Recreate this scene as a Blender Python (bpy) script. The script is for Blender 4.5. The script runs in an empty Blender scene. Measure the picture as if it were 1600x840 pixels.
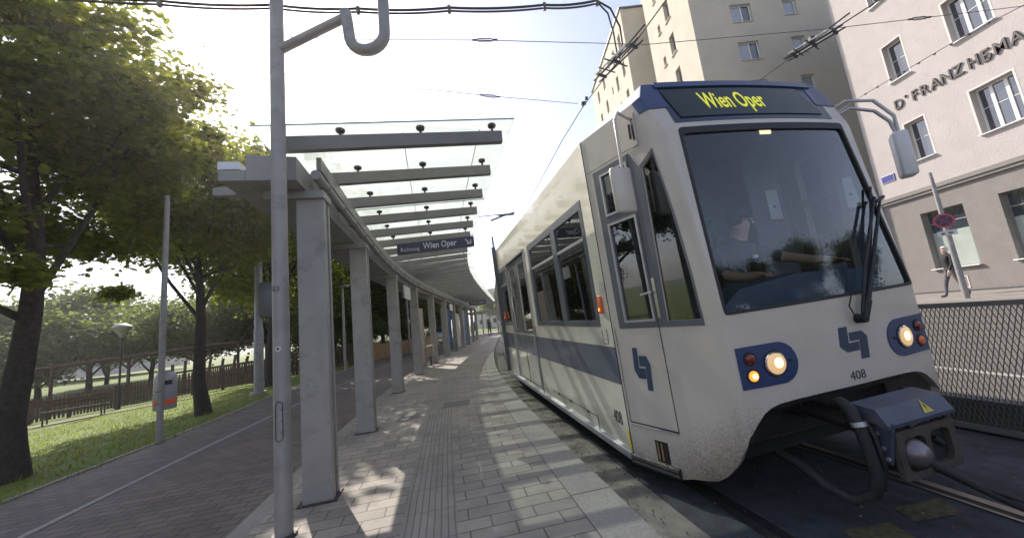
import bpy, bmesh, math, random
import numpy as np
from mathutils import Vector, Matrix
from mathutils.geometry import tessellate_polygon

SC = bpy.context.scene
COL = SC.collection
random.seed(7)
R_ = math.radians

# ------------------------------------------------------------------ camera
CAMZ = 1.30
pitch = math.atan(81 / 550.0); roll = R_(6.4)
F_ = Vector((0, math.cos(pitch), math.sin(pitch)))
U0 = Vector((0, -math.sin(pitch), math.cos(pitch))); R0 = Vector((1, 0, 0))
Rv = math.cos(roll) * R0 - math.sin(roll) * U0
Uv = math.sin(roll) * R0 + math.cos(roll) * U0
cam_d = bpy.data.cameras.new('camera'); cam = bpy.data.objects.new('camera', cam_d); COL.objects.link(cam)
M4 = Matrix((Rv, Uv, -F_)).transposed().to_4x4(); M4.translation = Vector((0, 0, CAMZ))
cam.matrix_world = M4
cam_d.sensor_width = 36; cam_d.lens = 36 * 550 / 1600.0
cam_d.clip_start = 0.05; cam_d.clip_end = 3000
SC.camera = cam

# ------------------------------------------------------------------ light
SUN_AZ, SUN_EL = -36.6, 41.0
w = bpy.data.worlds.new('World'); SC.world = w; w.use_nodes = True
nt = w.node_tree
sky = nt.nodes.new('ShaderNodeTexSky'); sky.sky_type = 'NISHITA'; sky.sun_disc = False
sky.sun_elevation = R_(SUN_EL); sky.sun_rotation = R_(SUN_AZ)
sky.altitude = 200; sky.air_density = 1.0; sky.dust_density = 0.9; sky.ozone_density = 1.0
hs_ = nt.nodes.new('ShaderNodeHueSaturation'); hs_.inputs['Saturation'].default_value = 0.74
wb_ = nt.nodes.new('ShaderNodeMixRGB'); wb_.blend_type = 'MULTIPLY'; wb_.inputs[0].default_value = 1; wb_.inputs[2].default_value = (1.06, 0.985, 0.995, 1)
nt.links.new(sky.outputs[0], hs_.inputs['Color']); nt.links.new(hs_.outputs[0], wb_.inputs[1]); nt.links.new(wb_.outputs[0], nt.nodes['Background'].inputs[0])
nt.nodes['Background'].inputs[1].default_value = 0.132
sl = bpy.data.lights.new('sun', 'SUN'); sl.energy = 3.7; sl.angle = R_(0.5); sl.color = (1.0, 0.93, 0.82)
so = bpy.data.objects.new('sun', sl); COL.objects.link(so)
sd = Vector((math.sin(R_(SUN_AZ)) * math.cos(R_(SUN_EL)), math.cos(R_(SUN_AZ)) * math.cos(R_(SUN_EL)), math.sin(R_(SUN_EL))))
so.rotation_euler = sd.to_track_quat('Z', 'Y').to_euler()
so.location = (0, 0, 30)
SC.view_settings.view_transform = 'Standard'; SC.view_settings.look = 'None'
SC.view_settings.exposure = 1.08; SC.view_settings.gamma = 1

# ------------------------------------------------------------------ materials
def _nodes(m):
    m.use_nodes = True
    return m.node_tree.nodes, m.node_tree.links, m.node_tree.nodes['Principled BSDF']

def mat(name, col, rough=0.6, metal=0.0, var=0.12, scale=6.0, bump=0.0, bscale=60.0, dirt=None, dscale=2.0, coat=0.0, spec=None):
    """plain painted or natural surface with two octaves of colour variation"""
    m = bpy.data.materials.new(name); N, L, P = _nodes(m)
    tc = N.new('ShaderNodeTexCoord')
    n1 = N.new('ShaderNodeTexNoise'); n1.inputs['Scale'].default_value = scale; n1.inputs['Detail'].default_value = 6
    L.new(tc.outputs['Object'], n1.inputs['Vector'])
    cr = N.new('ShaderNodeValToRGB')
    a = [max(0, c * (1 - var)) for c in col]; b = [min(1, c * (1 + var)) for c in col]
    cr.color_ramp.elements[0].color = (*a, 1); cr.color_ramp.elements[1].color = (*b, 1)
    cr.color_ramp.elements[0].position = 0.3; cr.color_ramp.elements[1].position = 0.7
    L.new(n1.outputs['Fac'], cr.inputs[0])
    out = cr.outputs[0]
    if dirt:
        n2 = N.new('ShaderNodeTexNoise'); n2.inputs['Scale'].default_value = dscale; n2.inputs['Detail'].default_value = 9
        n2.inputs['Roughness'].default_value = 0.7
        L.new(tc.outputs['Object'], n2.inputs['Vector'])
        r2 = N.new('ShaderNodeValToRGB'); r2.color_ramp.elements[0].position = 0.52; r2.color_ramp.elements[1].position = 0.72
        L.new(n2.outputs['Fac'], r2.inputs[0])
        mx = N.new('ShaderNodeMixRGB'); mx.inputs[2].default_value = (*dirt, 1)
        L.new(r2.outputs[0], mx.inputs[0]); L.new(out, mx.inputs[1]); out = mx.outputs[0]
    L.new(out, P.inputs['Base Color'])
    P.inputs['Roughness'].default_value = rough; P.inputs['Metallic'].default_value = metal
    if coat: P.inputs['Coat Weight'].default_value = coat; P.inputs['Coat Roughness'].default_value = 0.05
    if spec is not None: P.inputs['Specular IOR Level'].default_value = spec
    if bump:
        n3 = N.new('ShaderNodeTexNoise'); n3.inputs['Scale'].default_value = bscale; n3.inputs['Detail'].default_value = 4
        L.new(tc.outputs['Object'], n3.inputs['Vector'])
        bp = N.new('ShaderNodeBump'); bp.inputs['Strength'].default_value = bump; bp.inputs['Distance'].default_value = 0.02
        L.new(n3.outputs['Fac'], bp.inputs['Height']); L.new(bp.outputs[0], P.inputs['Normal'])
    return m

def emit(name, col, strength):
    m = bpy.data.materials.new(name); N, L, P = _nodes(m)
    P.inputs['Base Color'].default_value = (*col, 1)
    P.inputs['Emission Color'].default_value = (*col, 1); P.inputs['Emission Strength'].default_value = strength
    return m

def glass(name, tint, ior=1.45, boost=1.0):
    m = bpy.data.materials.new(name); m.use_nodes = True; N = m.node_tree.nodes; L = m.node_tree.links
    N.clear(); o = N.new('ShaderNodeOutputMaterial')
    t = N.new('ShaderNodeBsdfTransparent'); t.inputs[0].default_value = (*tint, 1)
    g = N.new('ShaderNodeBsdfGlossy'); g.inputs['Roughness'].default_value = 0.015; g.inputs[0].default_value = (0.95, 0.97, 1, 1)
    fr = N.new('ShaderNodeFresnel'); fr.inputs[0].default_value = ior
    mu = N.new('ShaderNodeMath'); mu.operation = 'MULTIPLY'; mu.inputs[1].default_value = boost; mu.use_clamp = True
    L.new(fr.outputs[0], mu.inputs[0])
    mx = N.new('ShaderNodeMixShader'); L.new(mu.outputs[0], mx.inputs[0]); L.new(t.outputs[0], mx.inputs[1]); L.new(g.outputs[0], mx.inputs[2])
    L.new(mx.outputs[0], o.inputs[0]); return m

def brick_mat(name, c1, c2, mortar, bw, bh, ms=0.006, rough=0.75, rot=0.0, offset=0.5, blotch=0.40):
    m = bpy.data.materials.new(name); N, L, P = _nodes(m)
    uv = N.new('ShaderNodeUVMap'); mp = N.new('ShaderNodeMapping'); mp.inputs['Rotation'].default_value = (0, 0, rot)
    L.new(uv.outputs[0], mp.inputs[0])
    # a little waviness so the joints are not ruler straight
    b = N.new('ShaderNodeTexBrick'); b.offset = offset
    b.inputs['Scale'].default_value = 1; b.inputs['Brick Width'].default_value = bw; b.inputs['Row Height'].default_value = bh
    b.inputs['Mortar Size'].default_value = ms; b.inputs['Mortar Smooth'].default_value = 0.3; b.inputs['Bias'].default_value = 0
    b.inputs['Color1'].default_value = (*c1, 1); b.inputs['Color2'].default_value = (*c2, 1); b.inputs['Mortar'].default_value = (*mortar, 1)
    wn = N.new('ShaderNodeTexNoise'); wn.inputs['Scale'].default_value = 3; L.new(mp.outputs[0], wn.inputs['Vector'])
    vm = N.new('ShaderNodeVectorMath'); vm.operation = 'MULTIPLY_ADD'; vm.inputs[1].default_value = (0.012, 0.012, 0)
    L.new(wn.outputs['Color'], vm.inputs[0]); L.new(mp.outputs[0], vm.inputs[2]); L.new(vm.outputs[0], b.inputs['Vector'])
    n = N.new('ShaderNodeTexNoise'); n.inputs['Scale'].default_value = 1.3; n.inputs['Detail'].default_value = 10; n.inputs['Roughness'].default_value = 0.75
    L.new(mp.outputs[0], n.inputs['Vector'])
    cr = N.new('ShaderNodeValToRGB'); cr.color_ramp.elements[0].position = 0.3; cr.color_ramp.elements[1].position = 0.7
    g0 = 1 - blotch; cr.color_ramp.elements[0].color = (g0, g0, g0, 1); cr.color_ramp.elements[1].color = (1.08, 1.06, 1.03, 1)
    L.new(n.outputs['Fac'], cr.inputs[0])
    mx = N.new('ShaderNodeMixRGB'); mx.blend_type = 'MULTIPLY'; mx.inputs[0].default_value = 1
    L.new(b.outputs['Color'], mx.inputs[1]); L.new(cr.outputs[0], mx.inputs[2])
    # dark chewing gum spots
    vo = N.new('ShaderNodeTexVoronoi'); vo.inputs['Scale'].default_value = 3.2; L.new(uv.outputs[0], vo.inputs['Vector'])
    sp = N.new('ShaderNodeMath'); sp.operation = 'LESS_THAN'; sp.inputs[1].default_value = 0.045; L.new(vo.outputs['Distance'], sp.inputs[0])
    m2 = N.new('ShaderNodeMixRGB'); m2.inputs[2].default_value = (0.09, 0.085, 0.08, 1)
    mu = N.new('ShaderNodeMath'); mu.operation = 'MULTIPLY'; mu.inputs[1].default_value = 0.45
    L.new(sp.outputs[0], mu.inputs[0]); L.new(mu.outputs[0], m2.inputs[0]); L.new(mx.outputs[0], m2.inputs[1])
    L.new(m2.outputs[0], P.inputs['Base Color']); P.inputs['Roughness'].default_value = rough
    n4 = N.new('ShaderNodeTexNoise'); n4.inputs['Scale'].default_value = 120; L.new(uv.outputs[0], n4.inputs['Vector'])
    ad = N.new('ShaderNodeMath'); ad.operation = 'MULTIPLY_ADD'; ad.inputs[1].default_value = 0.25
    L.new(n4.outputs['Fac'], ad.inputs[0])
    inv = N.new('ShaderNodeMath'); inv.operation = 'SUBTRACT'; inv.inputs[0].default_value = 1; L.new(b.outputs['Fac'], inv.inputs[1]); L.new(inv.outputs[0], ad.inputs[2])
    bp = N.new('ShaderNodeBump'); bp.inputs['Strength'].default_value = 0.6; bp.inputs['Distance'].default_value = 0.008
    L.new(ad.outputs[0], bp.inputs['Height']); L.new(bp.outputs[0], P.inputs['Normal'])
    return m

def leaf_mat(name, c1, c2, trans=0.45):
    m = bpy.data.materials.new(name); m.use_nodes = True; N = m.node_tree.nodes; L = m.node_tree.links
    N.clear(); o = N.new('ShaderNodeOutputMaterial')
    g = N.new('ShaderNodeNewGeometry')
    cr = N.new('ShaderNodeValToRGB'); cr.color_ramp.elements[0].color = (*c1, 1); cr.color_ramp.elements[1].color = (*c2, 1)
    L.new(g.outputs['Random Per Island'], cr.inputs[0])
    d = N.new('ShaderNodeBsdfPrincipled'); d.inputs['Roughness'].default_value = 0.55
    L.new(cr.outputs[0], d.inputs['Base Color'])
    t = N.new('ShaderNodeBsdfTranslucent')
    hs = N.new('ShaderNodeHueSaturation'); hs.inputs['Value'].default_value = 1.6; hs.inputs['Saturation'].default_value = 1.15; hs.inputs['Hue'].default_value = 0.485
    L.new(cr.outputs[0], hs.inputs['Color']); L.new(hs.outputs[0], t.inputs[0])
    mx = N.new('ShaderNodeMixShader'); mx.inputs[0].default_value = trans
    L.new(d.outputs[0], mx.inputs[1]); L.new(t.outputs[0], mx.inputs[2]); L.new(mx.outputs[0], o.inputs[0]); return m

M = {}
M['tram_white'] = mat('tram cream paint', (0.61, 0.575, 0.49), 0.2, var=0.05, scale=3, dirt=(0.49, 0.45, 0.38), dscale=2.2, coat=0.8)
M['nose_white'] = mat('tram nose paint', (0.53, 0.48, 0.42), 0.30, var=0.06, scale=4, dirt=(0.52, 0.47, 0.41), dscale=3, coat=0.15)
M['tram_roof'] = mat('tram roof paint', (0.62, 0.62, 0.64), 0.4, var=0.05)
M['tram_gray'] = mat('tram window surround', (0.10, 0.108, 0.125), 0.35, var=0.08)
M['tram_dark'] = mat('tram underframe', (0.018, 0.018, 0.019), 0.7, var=0.3, bump=0.3, dirt=(0.06, 0.05, 0.04))
M['tram_grime'] = mat('oily steel', (0.035, 0.033, 0.034), 0.42, 0.2, var=0.3, bump=0.3, dirt=(0.10, 0.075, 0.055), dscale=5)
M['coupler_blue'] = mat('blue grey coupler paint', (0.055, 0.065, 0.10), 0.4, var=0.25, dirt=(0.09, 0.075, 0.06), dscale=6)
M['stripe'] = mat('blue grey stripe paint', (0.11, 0.118, 0.155), 0.25, var=0.06, coat=0.3)
M['blue'] = mat('blue paint', (0.022, 0.048, 0.135), 0.3, var=0.08, coat=0.3)
M['navy'] = mat('dark navy paint', (0.012, 0.022, 0.06), 0.3, var=0.1, coat=0.3)
M['logo'] = mat('logo blue', (0.035, 0.058, 0.10), 0.35, var=0.08)
M['black'] = mat('black rubber', (0.014, 0.014, 0.015), 0.6, var=0.2)
M['alu'] = mat('brushed aluminium', (0.42, 0.42, 0.44), 0.42, 0.6, var=0.08, scale=12)
M['rail_steel'] = mat('rail steel', (0.28, 0.26, 0.25), 0.3, 0.9, var=0.15)
M['galv'] = mat('galvanised pole', (0.285, 0.272, 0.27), 0.5, 0.25, var=0.12, scale=9, dirt=(0.18, 0.175, 0.17), dscale=5, bump=0.1)
M['pillar'] = mat('painted steel pillar', (0.31, 0.295, 0.285), 0.5, 0.15, var=0.08, scale=5, dirt=(0.19, 0.18, 0.17), dscale=4, bump=0.12)
M['girder'] = mat('painted steel girder', (0.27, 0.265, 0.26), 0.5, 0.15, var=0.1, scale=4, dirt=(0.15, 0.14, 0.13), dscale=3)
M['rafter'] = mat('grey rafter paint', (0.16, 0.155, 0.15), 0.5, 0.1, var=0.1)
M['bright_metal'] = mat('white gutter metal', (0.62, 0.63, 0.68), 0.35, 0.2, var=0.06)
M['wire'] = mat('dark wire', (0.03, 0.03, 0.035), 0.6)
M['wire_grey'] = mat('grey wire', (0.12, 0.12, 0.13), 0.5)
M['ceramic'] = mat('brown clamp', (0.12, 0.09, 0.075), 0.5)
M['insulator'] = mat('pale insulator', (0.45, 0.44, 0.43), 0.4)
M['asphalt'] = mat('asphalt', (0.055, 0.056, 0.062), 0.85, var=0.35, scale=14, bump=0.6, bscale=160, dirt=(0.10, 0.095, 0.085), dscale=1.6)
M['track_conc'] = mat('track paving', (0.050, 0.052, 0.060), 0.8, var=0.35, scale=9, bump=0.6, bscale=110, dirt=(0.022, 0.022, 0.026), dscale=2.4)
M['track_strip'] = mat('stained concrete strip', (0.20, 0.18, 0.155), 0.85, var=0.3, scale=7, bump=0.5, bscale=110, dirt=(0.07, 0.06, 0.05), dscale=2.0)
M['yellow_paint'] = mat('worn yellow marking', (0.10, 0.085, 0.042), 0.8, var=0.45, scale=30)
M['white_paint'] = mat('worn white marking', (0.29, 0.275, 0.26), 0.8, var=0.2, scale=30, dirt=(0.25, 0.24, 0.22), dscale=14)
M['kerb'] = mat('granite kerb', (0.28, 0.26, 0.235), 0.8, var=0.15, scale=40, bump=0.3, bscale=150, dirt=(0.22, 0.20, 0.18), dscale=3)
M['pavement'] = mat('pavement asphalt', (0.22, 0.20, 0.18), 0.85, var=0.15, scale=5, bump=0.3)
M['road'] = mat('grey road', (0.095, 0.086, 0.078), 0.85, var=0.15, scale=3, bump=0.3, bscale=90)
M['gravel'] = mat('gravel path', (0.27, 0.235, 0.19), 0.95, var=0.25, scale=20, bump=0.5)
M['grass'] = mat('lawn', (0.115, 0.15, 0.022), 0.9, var=0.35, scale=1.5, bump=0.8, bscale=40, dirt=(0.12, 0.15, 0.03), dscale=5)
M['blade'] = leaf_mat('grass blades', (0.08, 0.12, 0.014), (0.19, 0.24, 0.035), 0.5)
M['leaf'] = leaf_mat('maple leaves', (0.075, 0.10, 0.02), (0.19, 0.21, 0.045), 0.64)
M['leaf_far'] = leaf_mat('pale leaves', (0.07, 0.10, 0.03), (0.15, 0.19, 0.055), 0.5)
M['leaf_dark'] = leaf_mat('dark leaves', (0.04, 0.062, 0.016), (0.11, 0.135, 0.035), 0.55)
M['bark'] = mat('bark', (0.048, 0.038, 0.033), 0.95, var=0.35, scale=14, bump=1.0, bscale=30)
M['wood_brown'] = mat('brown stained wood', (0.075, 0.042, 0.026), 0.8, var=0.25, scale=8)
M['wood_yellow'] = mat('yellow wood boards', (0.30, 0.19, 0.09), 0.75, var=0.2, scale=5)
M['green_metal'] = mat('dark green metal', (0.03, 0.035, 0.03), 0.5)
M['pink'] = mat('pinkish render', (0.44, 0.395, 0.375), 0.9, var=0.05, scale=1.3, bump=0.5, bscale=14, dirt=(0.395, 0.35, 0.335), dscale=2)
M['pink_trim'] = mat('smooth light render', (0.62, 0.57, 0.54), 0.85, var=0.04)
M['grey_render'] = mat('grey brown render', (0.22, 0.20, 0.185), 0.9, var=0.07, scale=2, bump=0.5, bscale=20)
M['letter'] = mat('dark letter metal', (0.06, 0.05, 0.045), 0.5, 0.3)
M['beige'] = mat('beige render', (0.51, 0.455, 0.37), 0.92, var=0.06, scale=0.8, bump=0.5, bscale=8, dirt=(0.455, 0.40, 0.325), dscale=0.9)
M['beige_light'] = mat('pale panel', (0.50, 0.47, 0.43), 0.85, var=0.05)
M['white_frame'] = mat('white window frame', (0.72, 0.72, 0.70), 0.4, var=0.03)
M['pane'] = mat('window pane', (0.035, 0.045, 0.06), 0.03, var=0.1, spec=1.0, coat=1.0)
M['pane_milk'] = mat('frosted pane', (0.36, 0.40, 0.36), 0.25, var=0.12, scale=2)
M['curtain'] = mat('curtain behind pane', (0.30, 0.32, 0.36), 0.2, var=0.2, coat=1.0)
M['windscreen'] = glass('windscreen', (0.78, 0.86, 0.90), 1.5, 1.45)
M['side_glass'] = glass('tinted side glass', (0.17, 0.19, 0.19), 1.55, 2.2)
M['clear_glass'] = glass('clear side glass', (0.75, 0.8, 0.8), 1.5, 1.0)
def dusty_glass():
    m = glass('dusty canopy glass', (0.86, 0.935, 0.905), 1.3, 0.6); N, L = m.node_tree.nodes, m.node_tree.links
    o = [n for n in N if n.type == 'OUTPUT_MATERIAL'][0]; src = o.inputs[0].links[0].from_socket
    t = N.new('ShaderNodeBsdfTranslucent'); t.inputs[0].default_value = (.80, .80, .76, 1)
    tc = N.new('ShaderNodeTexCoord'); n = N.new('ShaderNodeTexNoise'); n.inputs['Scale'].default_value = 1.6; n.inputs['Detail'].default_value = 8; L.new(tc.outputs['Object'], n.inputs['Vector'])
    mr = N.new('ShaderNodeMapRange'); mr.inputs[3].default_value = .22; mr.inputs[4].default_value = .62; L.new(n.outputs['Fac'], mr.inputs[0])
    mx = N.new('ShaderNodeMixShader'); L.new(mr.outputs[0], mx.inputs[0]); L.new(src, mx.inputs[1]); L.new(t.outputs[0], mx.inputs[2]); L.new(mx.outputs[0], o.inputs[0]); return m
M['canopy_glass'] = dusty_glass()
M['glass_edge'] = mat('green glass edge', (0.25, 0.36, 0.32), 0.2)
M['led'] = emit('yellow led', (0.50, 0.50, 0.04), 0.42)
M['display'] = mat('display face', (0.014, 0.026, 0.028), 0.25, var=0.1, coat=0.15, spec=.3)
M['lamp_on'] = emit('lit headlamp', (1.0, 0.74, 0.45), 0.75)
M['lens_warm'] = emit('warm lamp glass', (0.62, 0.40, 0.20), 0.42); M['lens_warm'].node_tree.nodes['Principled BSDF'].inputs['Roughness'].default_value = 0.12
M['lamp_orange'] = emit('lit orange lamp', (1.0, 0.26, 0.03), 0.9)
M['lamp_core'] = emit('orange lamp core', (1.0, 0.62, 0.28), 2.0)
M['lamp_red'] = mat('red lamp lens', (0.16, 0.012, 0.014), 0.15, coat=0.5)
M['orange_plastic'] = mat('orange lens', (0.75, 0.15, 0.03), 0.2, coat=0.5)
M['chrome'] = mat('reflector', (0.75, 0.73, 0.70), 0.12, 1.0, var=0.02)
M['interior'] = mat('cab interior', (0.10, 0.105, 0.125), 0.7, var=0.15)
M['dash'] = mat('dashboard', (0.10, 0.13, 0.19), 0.55, var=0.08)
M['seat'] = mat('patterned seat fabric', (0.03, 0.10, 0.10), 0.85, var=0.8, scale=16)
M['paper'] = mat('paper', (0.62, 0.62, 0.60), 0.8, var=0.05)
M['yellow_rail'] = mat('yellow handrail', (0.62, 0.42, 0.03), 0.35)
M['sign_blue'] = mat('dark blue sign', (0.028, 0.030, 0.075), 0.4, var=0.05)
M['sign_text'] = mat('pale lettering', (0.42, 0.42, 0.48), 0.6)
M['sign_white'] = mat('white sign', (0.55, 0.53, 0.53), 0.5, var=0.04)
M['ink'] = mat('dark ink', (0.05, 0.045, 0.06), 0.6)
M['street_blue'] = mat('enamel blue', (0.04, 0.045, 0.22), 0.3)
M['red_sign'] = mat('red sign paint', (0.42, 0.05, 0.06), 0.4)
M['warn'] = mat('yellow sticker', (0.55, 0.43, 0.05), 0.5)
M['bin_grey'] = mat('bin grey', (0.33, 0.33, 0.35), 0.4, 0.2, var=0.06)
M['bin_orange'] = mat('bin orange band', (0.72, 0.12, 0.03), 0.5, var=0.05)
M['panel_beige'] = mat('beige enamel panel', (0.36, 0.31, 0.25), 0.6, var=0.06)
M['poster_blue'] = mat('blue poster', (0.03, 0.10, 0.22), 0.4, var=0.6, scale=3)
M['car_white'] = mat('white car paint', (0.6, 0.6, 0.62), 0.25, coat=0.5)
M['skin'] = mat('skin', (0.58, 0.34, 0.25), 0.55, var=0.06)
M['hair'] = mat('dark hair', (0.018, 0.014, 0.012), 0.7)
M['hair_white'] = mat('white hair', (0.62, 0.60, 0.57), 0.8)
M['cloth_dark'] = mat('dark cloth', (0.018, 0.018, 0.022), 0.85, var=0.2)
M['cloth_navy'] = mat('navy cloth', (0.045, 0.05, 0.085), 0.85, var=0.15)
M['cloth_grey'] = mat('grey cloth', (0.10, 0.10, 0.11), 0.85, var=0.15)
M['cloth_red'] = mat('dull red cloth', (0.18, 0.06, 0.06), 0.85, var=0.15)
M['mesh_grey'] = mat('expanded metal', (0.20, 0.19, 0.18), 0.55, 0.3, var=0.1)
M['shade_glass'] = mat('mirror glasses', (0.25, 0.45, 0.5), 0.05, 1.0)
M['platform'] = brick_mat('platform pavers', (0.375, 0.335, 0.295), (0.27, 0.245, 0.22), (0.145, 0.127, 0.11), 0.30, 0.145, blotch=0.45)
M['tactile'] = brick_mat('ribbed guide pavers', (0.33, 0.30, 0.27), (0.28, 0.255, 0.23), (0.17, 0.155, 0.14), 0.0475, 0.38, 0.005, offset=0.0)
M['path'] = brick_mat('dark path pavers', (0.170, 0.138, 0.122), (0.112, 0.093, 0.085), (0.045, 0.038, 0.036), 0.20, 0.10, 0.006, rot=0.0, blotch=0.3)
M['slab'] = brick_mat('border slabs', (0.30, 0.285, 0.26), (0.25, 0.235, 0.22), (0.10, 0.09, 0.08), 0.6, 0.8, 0.007, offset=0.0)

# ------------------------------------------------------------------ geometry helpers
class MB:
    def __init__(s): s.v = []; s.f = []; s.mi = []; s.uv = None
    def add(s, vs, fs, mi=0):
        n = len(s.v); s.v += [tuple(x) for x in vs]; s.f += [tuple(i + n for i in f) for f in fs]; s.mi += [mi] * len(fs); return s
    def box(s, c, d, rz=0.0, bev=0.0, mi=0, mtx=None):
        hx, hy, hz = d[0] / 2, d[1] / 2, d[2] / 2
        if bev > 0:
            bm = bmesh.new(); bmesh.ops.create_cube(bm, size=1)
            for v in bm.verts: v.co = Vector((v.co.x * d[0], v.co.y * d[1], v.co.z * d[2]))
            bmesh.ops.bevel(bm, geom=list(bm.edges), offset=bev, segments=2, profile=0.5, affect='EDGES')
            bm.verts.index_update(); vs = [v.co.copy() for v in bm.verts]; fs = [[v.index for v in f.verts] for f in bm.faces]; bm.free()
        else:
            vs = [Vector((x, y, z)) for z in (-hz, hz) for y in (-hy, hy) for x in (-hx, hx)]
            fs = [(0, 2, 3, 1), (4, 5, 7, 6), (0, 1, 5, 4), (2, 6, 7, 3), (0, 4, 6, 2), (1, 3, 7, 5)]
        if mtx is None: mtx = Matrix.Rotation(rz, 3, 'Z')
        return s.add([mtx @ v + Vector(c) for v in vs], fs, mi)
    def hexa(s, p, mi=0):   # 4 bottom, 4 top
        return s.add(p, [(3, 2, 1, 0), (4, 5, 6, 7), (0, 1, 5, 4), (1, 2, 6, 5), (2, 3, 7, 6), (3, 0, 4, 7)], mi)
    def tube(s, pts, rad, n=10, cap=True, mi=0):
        pts = [Vector(p) for p in pts]; k = len(pts)
        rad = [rad] * k if not hasattr(rad, '__len__') else list(rad)
        vs = []; prev = None
        for i, p in enumerate(pts):
            t = (pts[min(i + 1, k - 1)] - pts[max(i - 1, 0)]).normalized()
            if prev is None:
                ref = Vector((0, 0, 1)) if abs(t.z) < 0.9 else Vector((1, 0, 0)); u = t.cross(ref).normalized()
            else: u = (prev - t * prev.dot(t)).normalized()
            prev = u; w_ = t.cross(u)
            for j in range(n):
                a = 2 * math.pi * j / n; vs.append(p + (u * math.cos(a) + w_ * math.sin(a)) * rad[i])
        fs = [(i * n + j, i * n + (j + 1) % n, (i + 1) * n + (j + 1) % n, (i + 1) * n + j) for i in range(k - 1) for j in range(n)]
        if cap: fs += [tuple(range(n))[::-1], tuple(range((k - 1) * n, k * n))]
        return s.add(vs, fs, mi)
    def lathe(s, prof, c=(0, 0, 0), n=20, mtx=None, mi=0):   # prof [(r,z)]
        vs = []; mtx = mtx or Matrix.Identity(3)
        for r, z in prof:
            for j in range(n):
                a = 2 * math.pi * j / n; vs.append(mtx @ Vector((max(r, 1e-4) * math.cos(a), max(r, 1e-4) * math.sin(a), z)) + Vector(c))
        k = len(prof)
        fs = [(i * n + j, i * n + (j + 1) % n, (i + 1) * n + (j + 1) % n, (i + 1) * n + j) for i in range(k - 1) for j in range(n)]
        fs += [tuple(range(n))[::-1], tuple(range((k - 1) * n, k * n))]
        return s.add(vs, fs, mi)
    def prism(s, poly, fn, th, mi=0):  # poly 2D, fn(x,y,off)
        n = len(poly); vs = [fn(x, y, 0) for x, y in poly] + [fn(x, y, -th) for x, y in poly]
        return s.add(vs, [tuple(range(n)), tuple(range(n, 2 * n))[::-1]] + [(i, (i + 1) % n, n + (i + 1) % n, n + i)[::-1] for i in range(n)], mi)
    def sheet(s, outer, holes, fn, th=0.0, step=None, mi=0):
        """polygon with holes in 2D, subdivided to 'step', mapped by fn(x, y, off), thickness th inward"""
        loops = [[Vector((x, y, 0)) for x, y in outer]] + [[Vector((x, y, 0)) for x, y in h] for h in holes]
        flat = [p for l in loops for p in l]
        bm = bmesh.new(); bv = [bm.verts.new(p) for p in flat]
        for t in tessellate_polygon(loops):
            try: bm.faces.new([bv[i] for i in t])
            except ValueError: pass
        if step:
            for ax in (0, 1):
                st = step[ax]
                if not st: continue
                lo = min(p[ax] for p in flat); hi = max(p[ax] for p in flat)
                x = math.floor(lo / st) * st + st
                while x < hi - 1e-4:
                    no = [0, 0, 0]; no[ax] = 1; co = [0, 0, 0]; co[ax] = x
                    bmesh.ops.bisect_plane(bm, geom=list(bm.verts) + list(bm.edges) + list(bm.faces), plane_co=co, plane_no=no)
                    x += st
        bmesh.ops.recalc_face_normals(bm, faces=bm.faces)
        bm.verts.index_update(); n = len(bm.verts)
        P = [v.co for v in bm.verts]
        vs = [fn(p.x, p.y, 0) for p in P]; fs = []
        for f in bm.faces:
            ids = [v.index for v in f.verts]
            if f.normal.z < 0: ids = ids[::-1]
            fs.append(tuple(ids))
        if th:
            vs += [fn(p.x, p.y, -th) for p in P]
            fs += [tuple(i + n for i in f[::-1]) for f in fs]
            for e in bm.edges:
                if len(e.link_faces) == 1:
                    a, b = e.verts[0].index, e.verts[1].index
                    f = e.link_faces[0]; ids = [v.index for v in f.verts]; fwd = (ids[(ids.index(a) + 1) % len(ids)] == b)
                    if f.normal.z < 0: fwd = not fwd
                    fs.append((b, a, a + n, b + n) if fwd else (a, b, b + n, a + n))
        bm.free(); return s.add(vs, fs, mi)
    def build(s, name, m, parent=None, smooth=None, label=None):
        me = bpy.data.meshes.new(name); me.from_pydata([tuple(v) for v in s.v], [], s.f); me.update()
        ms = m if isinstance(m, (list, tuple)) else [m]
        for x in ms: me.materials.append(x)
        if len(ms) > 1: me.polygons.foreach_set('material_index', s.mi)
        if s.uv is not None:
            uvl = me.uv_layers.new(name='UVMap')
            li = np.zeros(len(me.loops), dtype=np.int32); me.loops.foreach_get('vertex_index', li)
            uvl.data.foreach_set('uv', np.array(s.uv, dtype=np.float32)[li].ravel())
        if smooth is not None:
            me.polygons.foreach_set('use_smooth', [True] * len(me.polygons)); me.set_sharp_from_angle(angle=R_(smooth))
        o = bpy.data.objects.new(name, me); COL.objects.link(o)
        if parent: o.parent = parent
        if label: o['label'] = label
        return o

def tag(o, label, cat, group=None):
    o['label'] = label; o['category'] = cat
    if group: o['group'] = group
    return o
def thing(name, label, cat, loc=(0, 0, 0), rz=0.0, group=None):
    o = bpy.data.objects.new(name, None); COL.objects.link(o); o.location = loc; o.rotation_euler = (0, 0, rz); o.empty_display_size = 0.2
    return tag(o, label, cat, group)
def struct(o, kind='structure'): o['kind'] = kind; return o
def copy_tree(o, parent=None):
    c = o.copy(); COL.objects.link(c); c.parent = parent
    for ch in [x for x in ALLKIDS(o)]: copy_tree(ch, c)
    return c
def ALLKIDS(o): return [x for x in COL.objects if x.parent == o]

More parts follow.
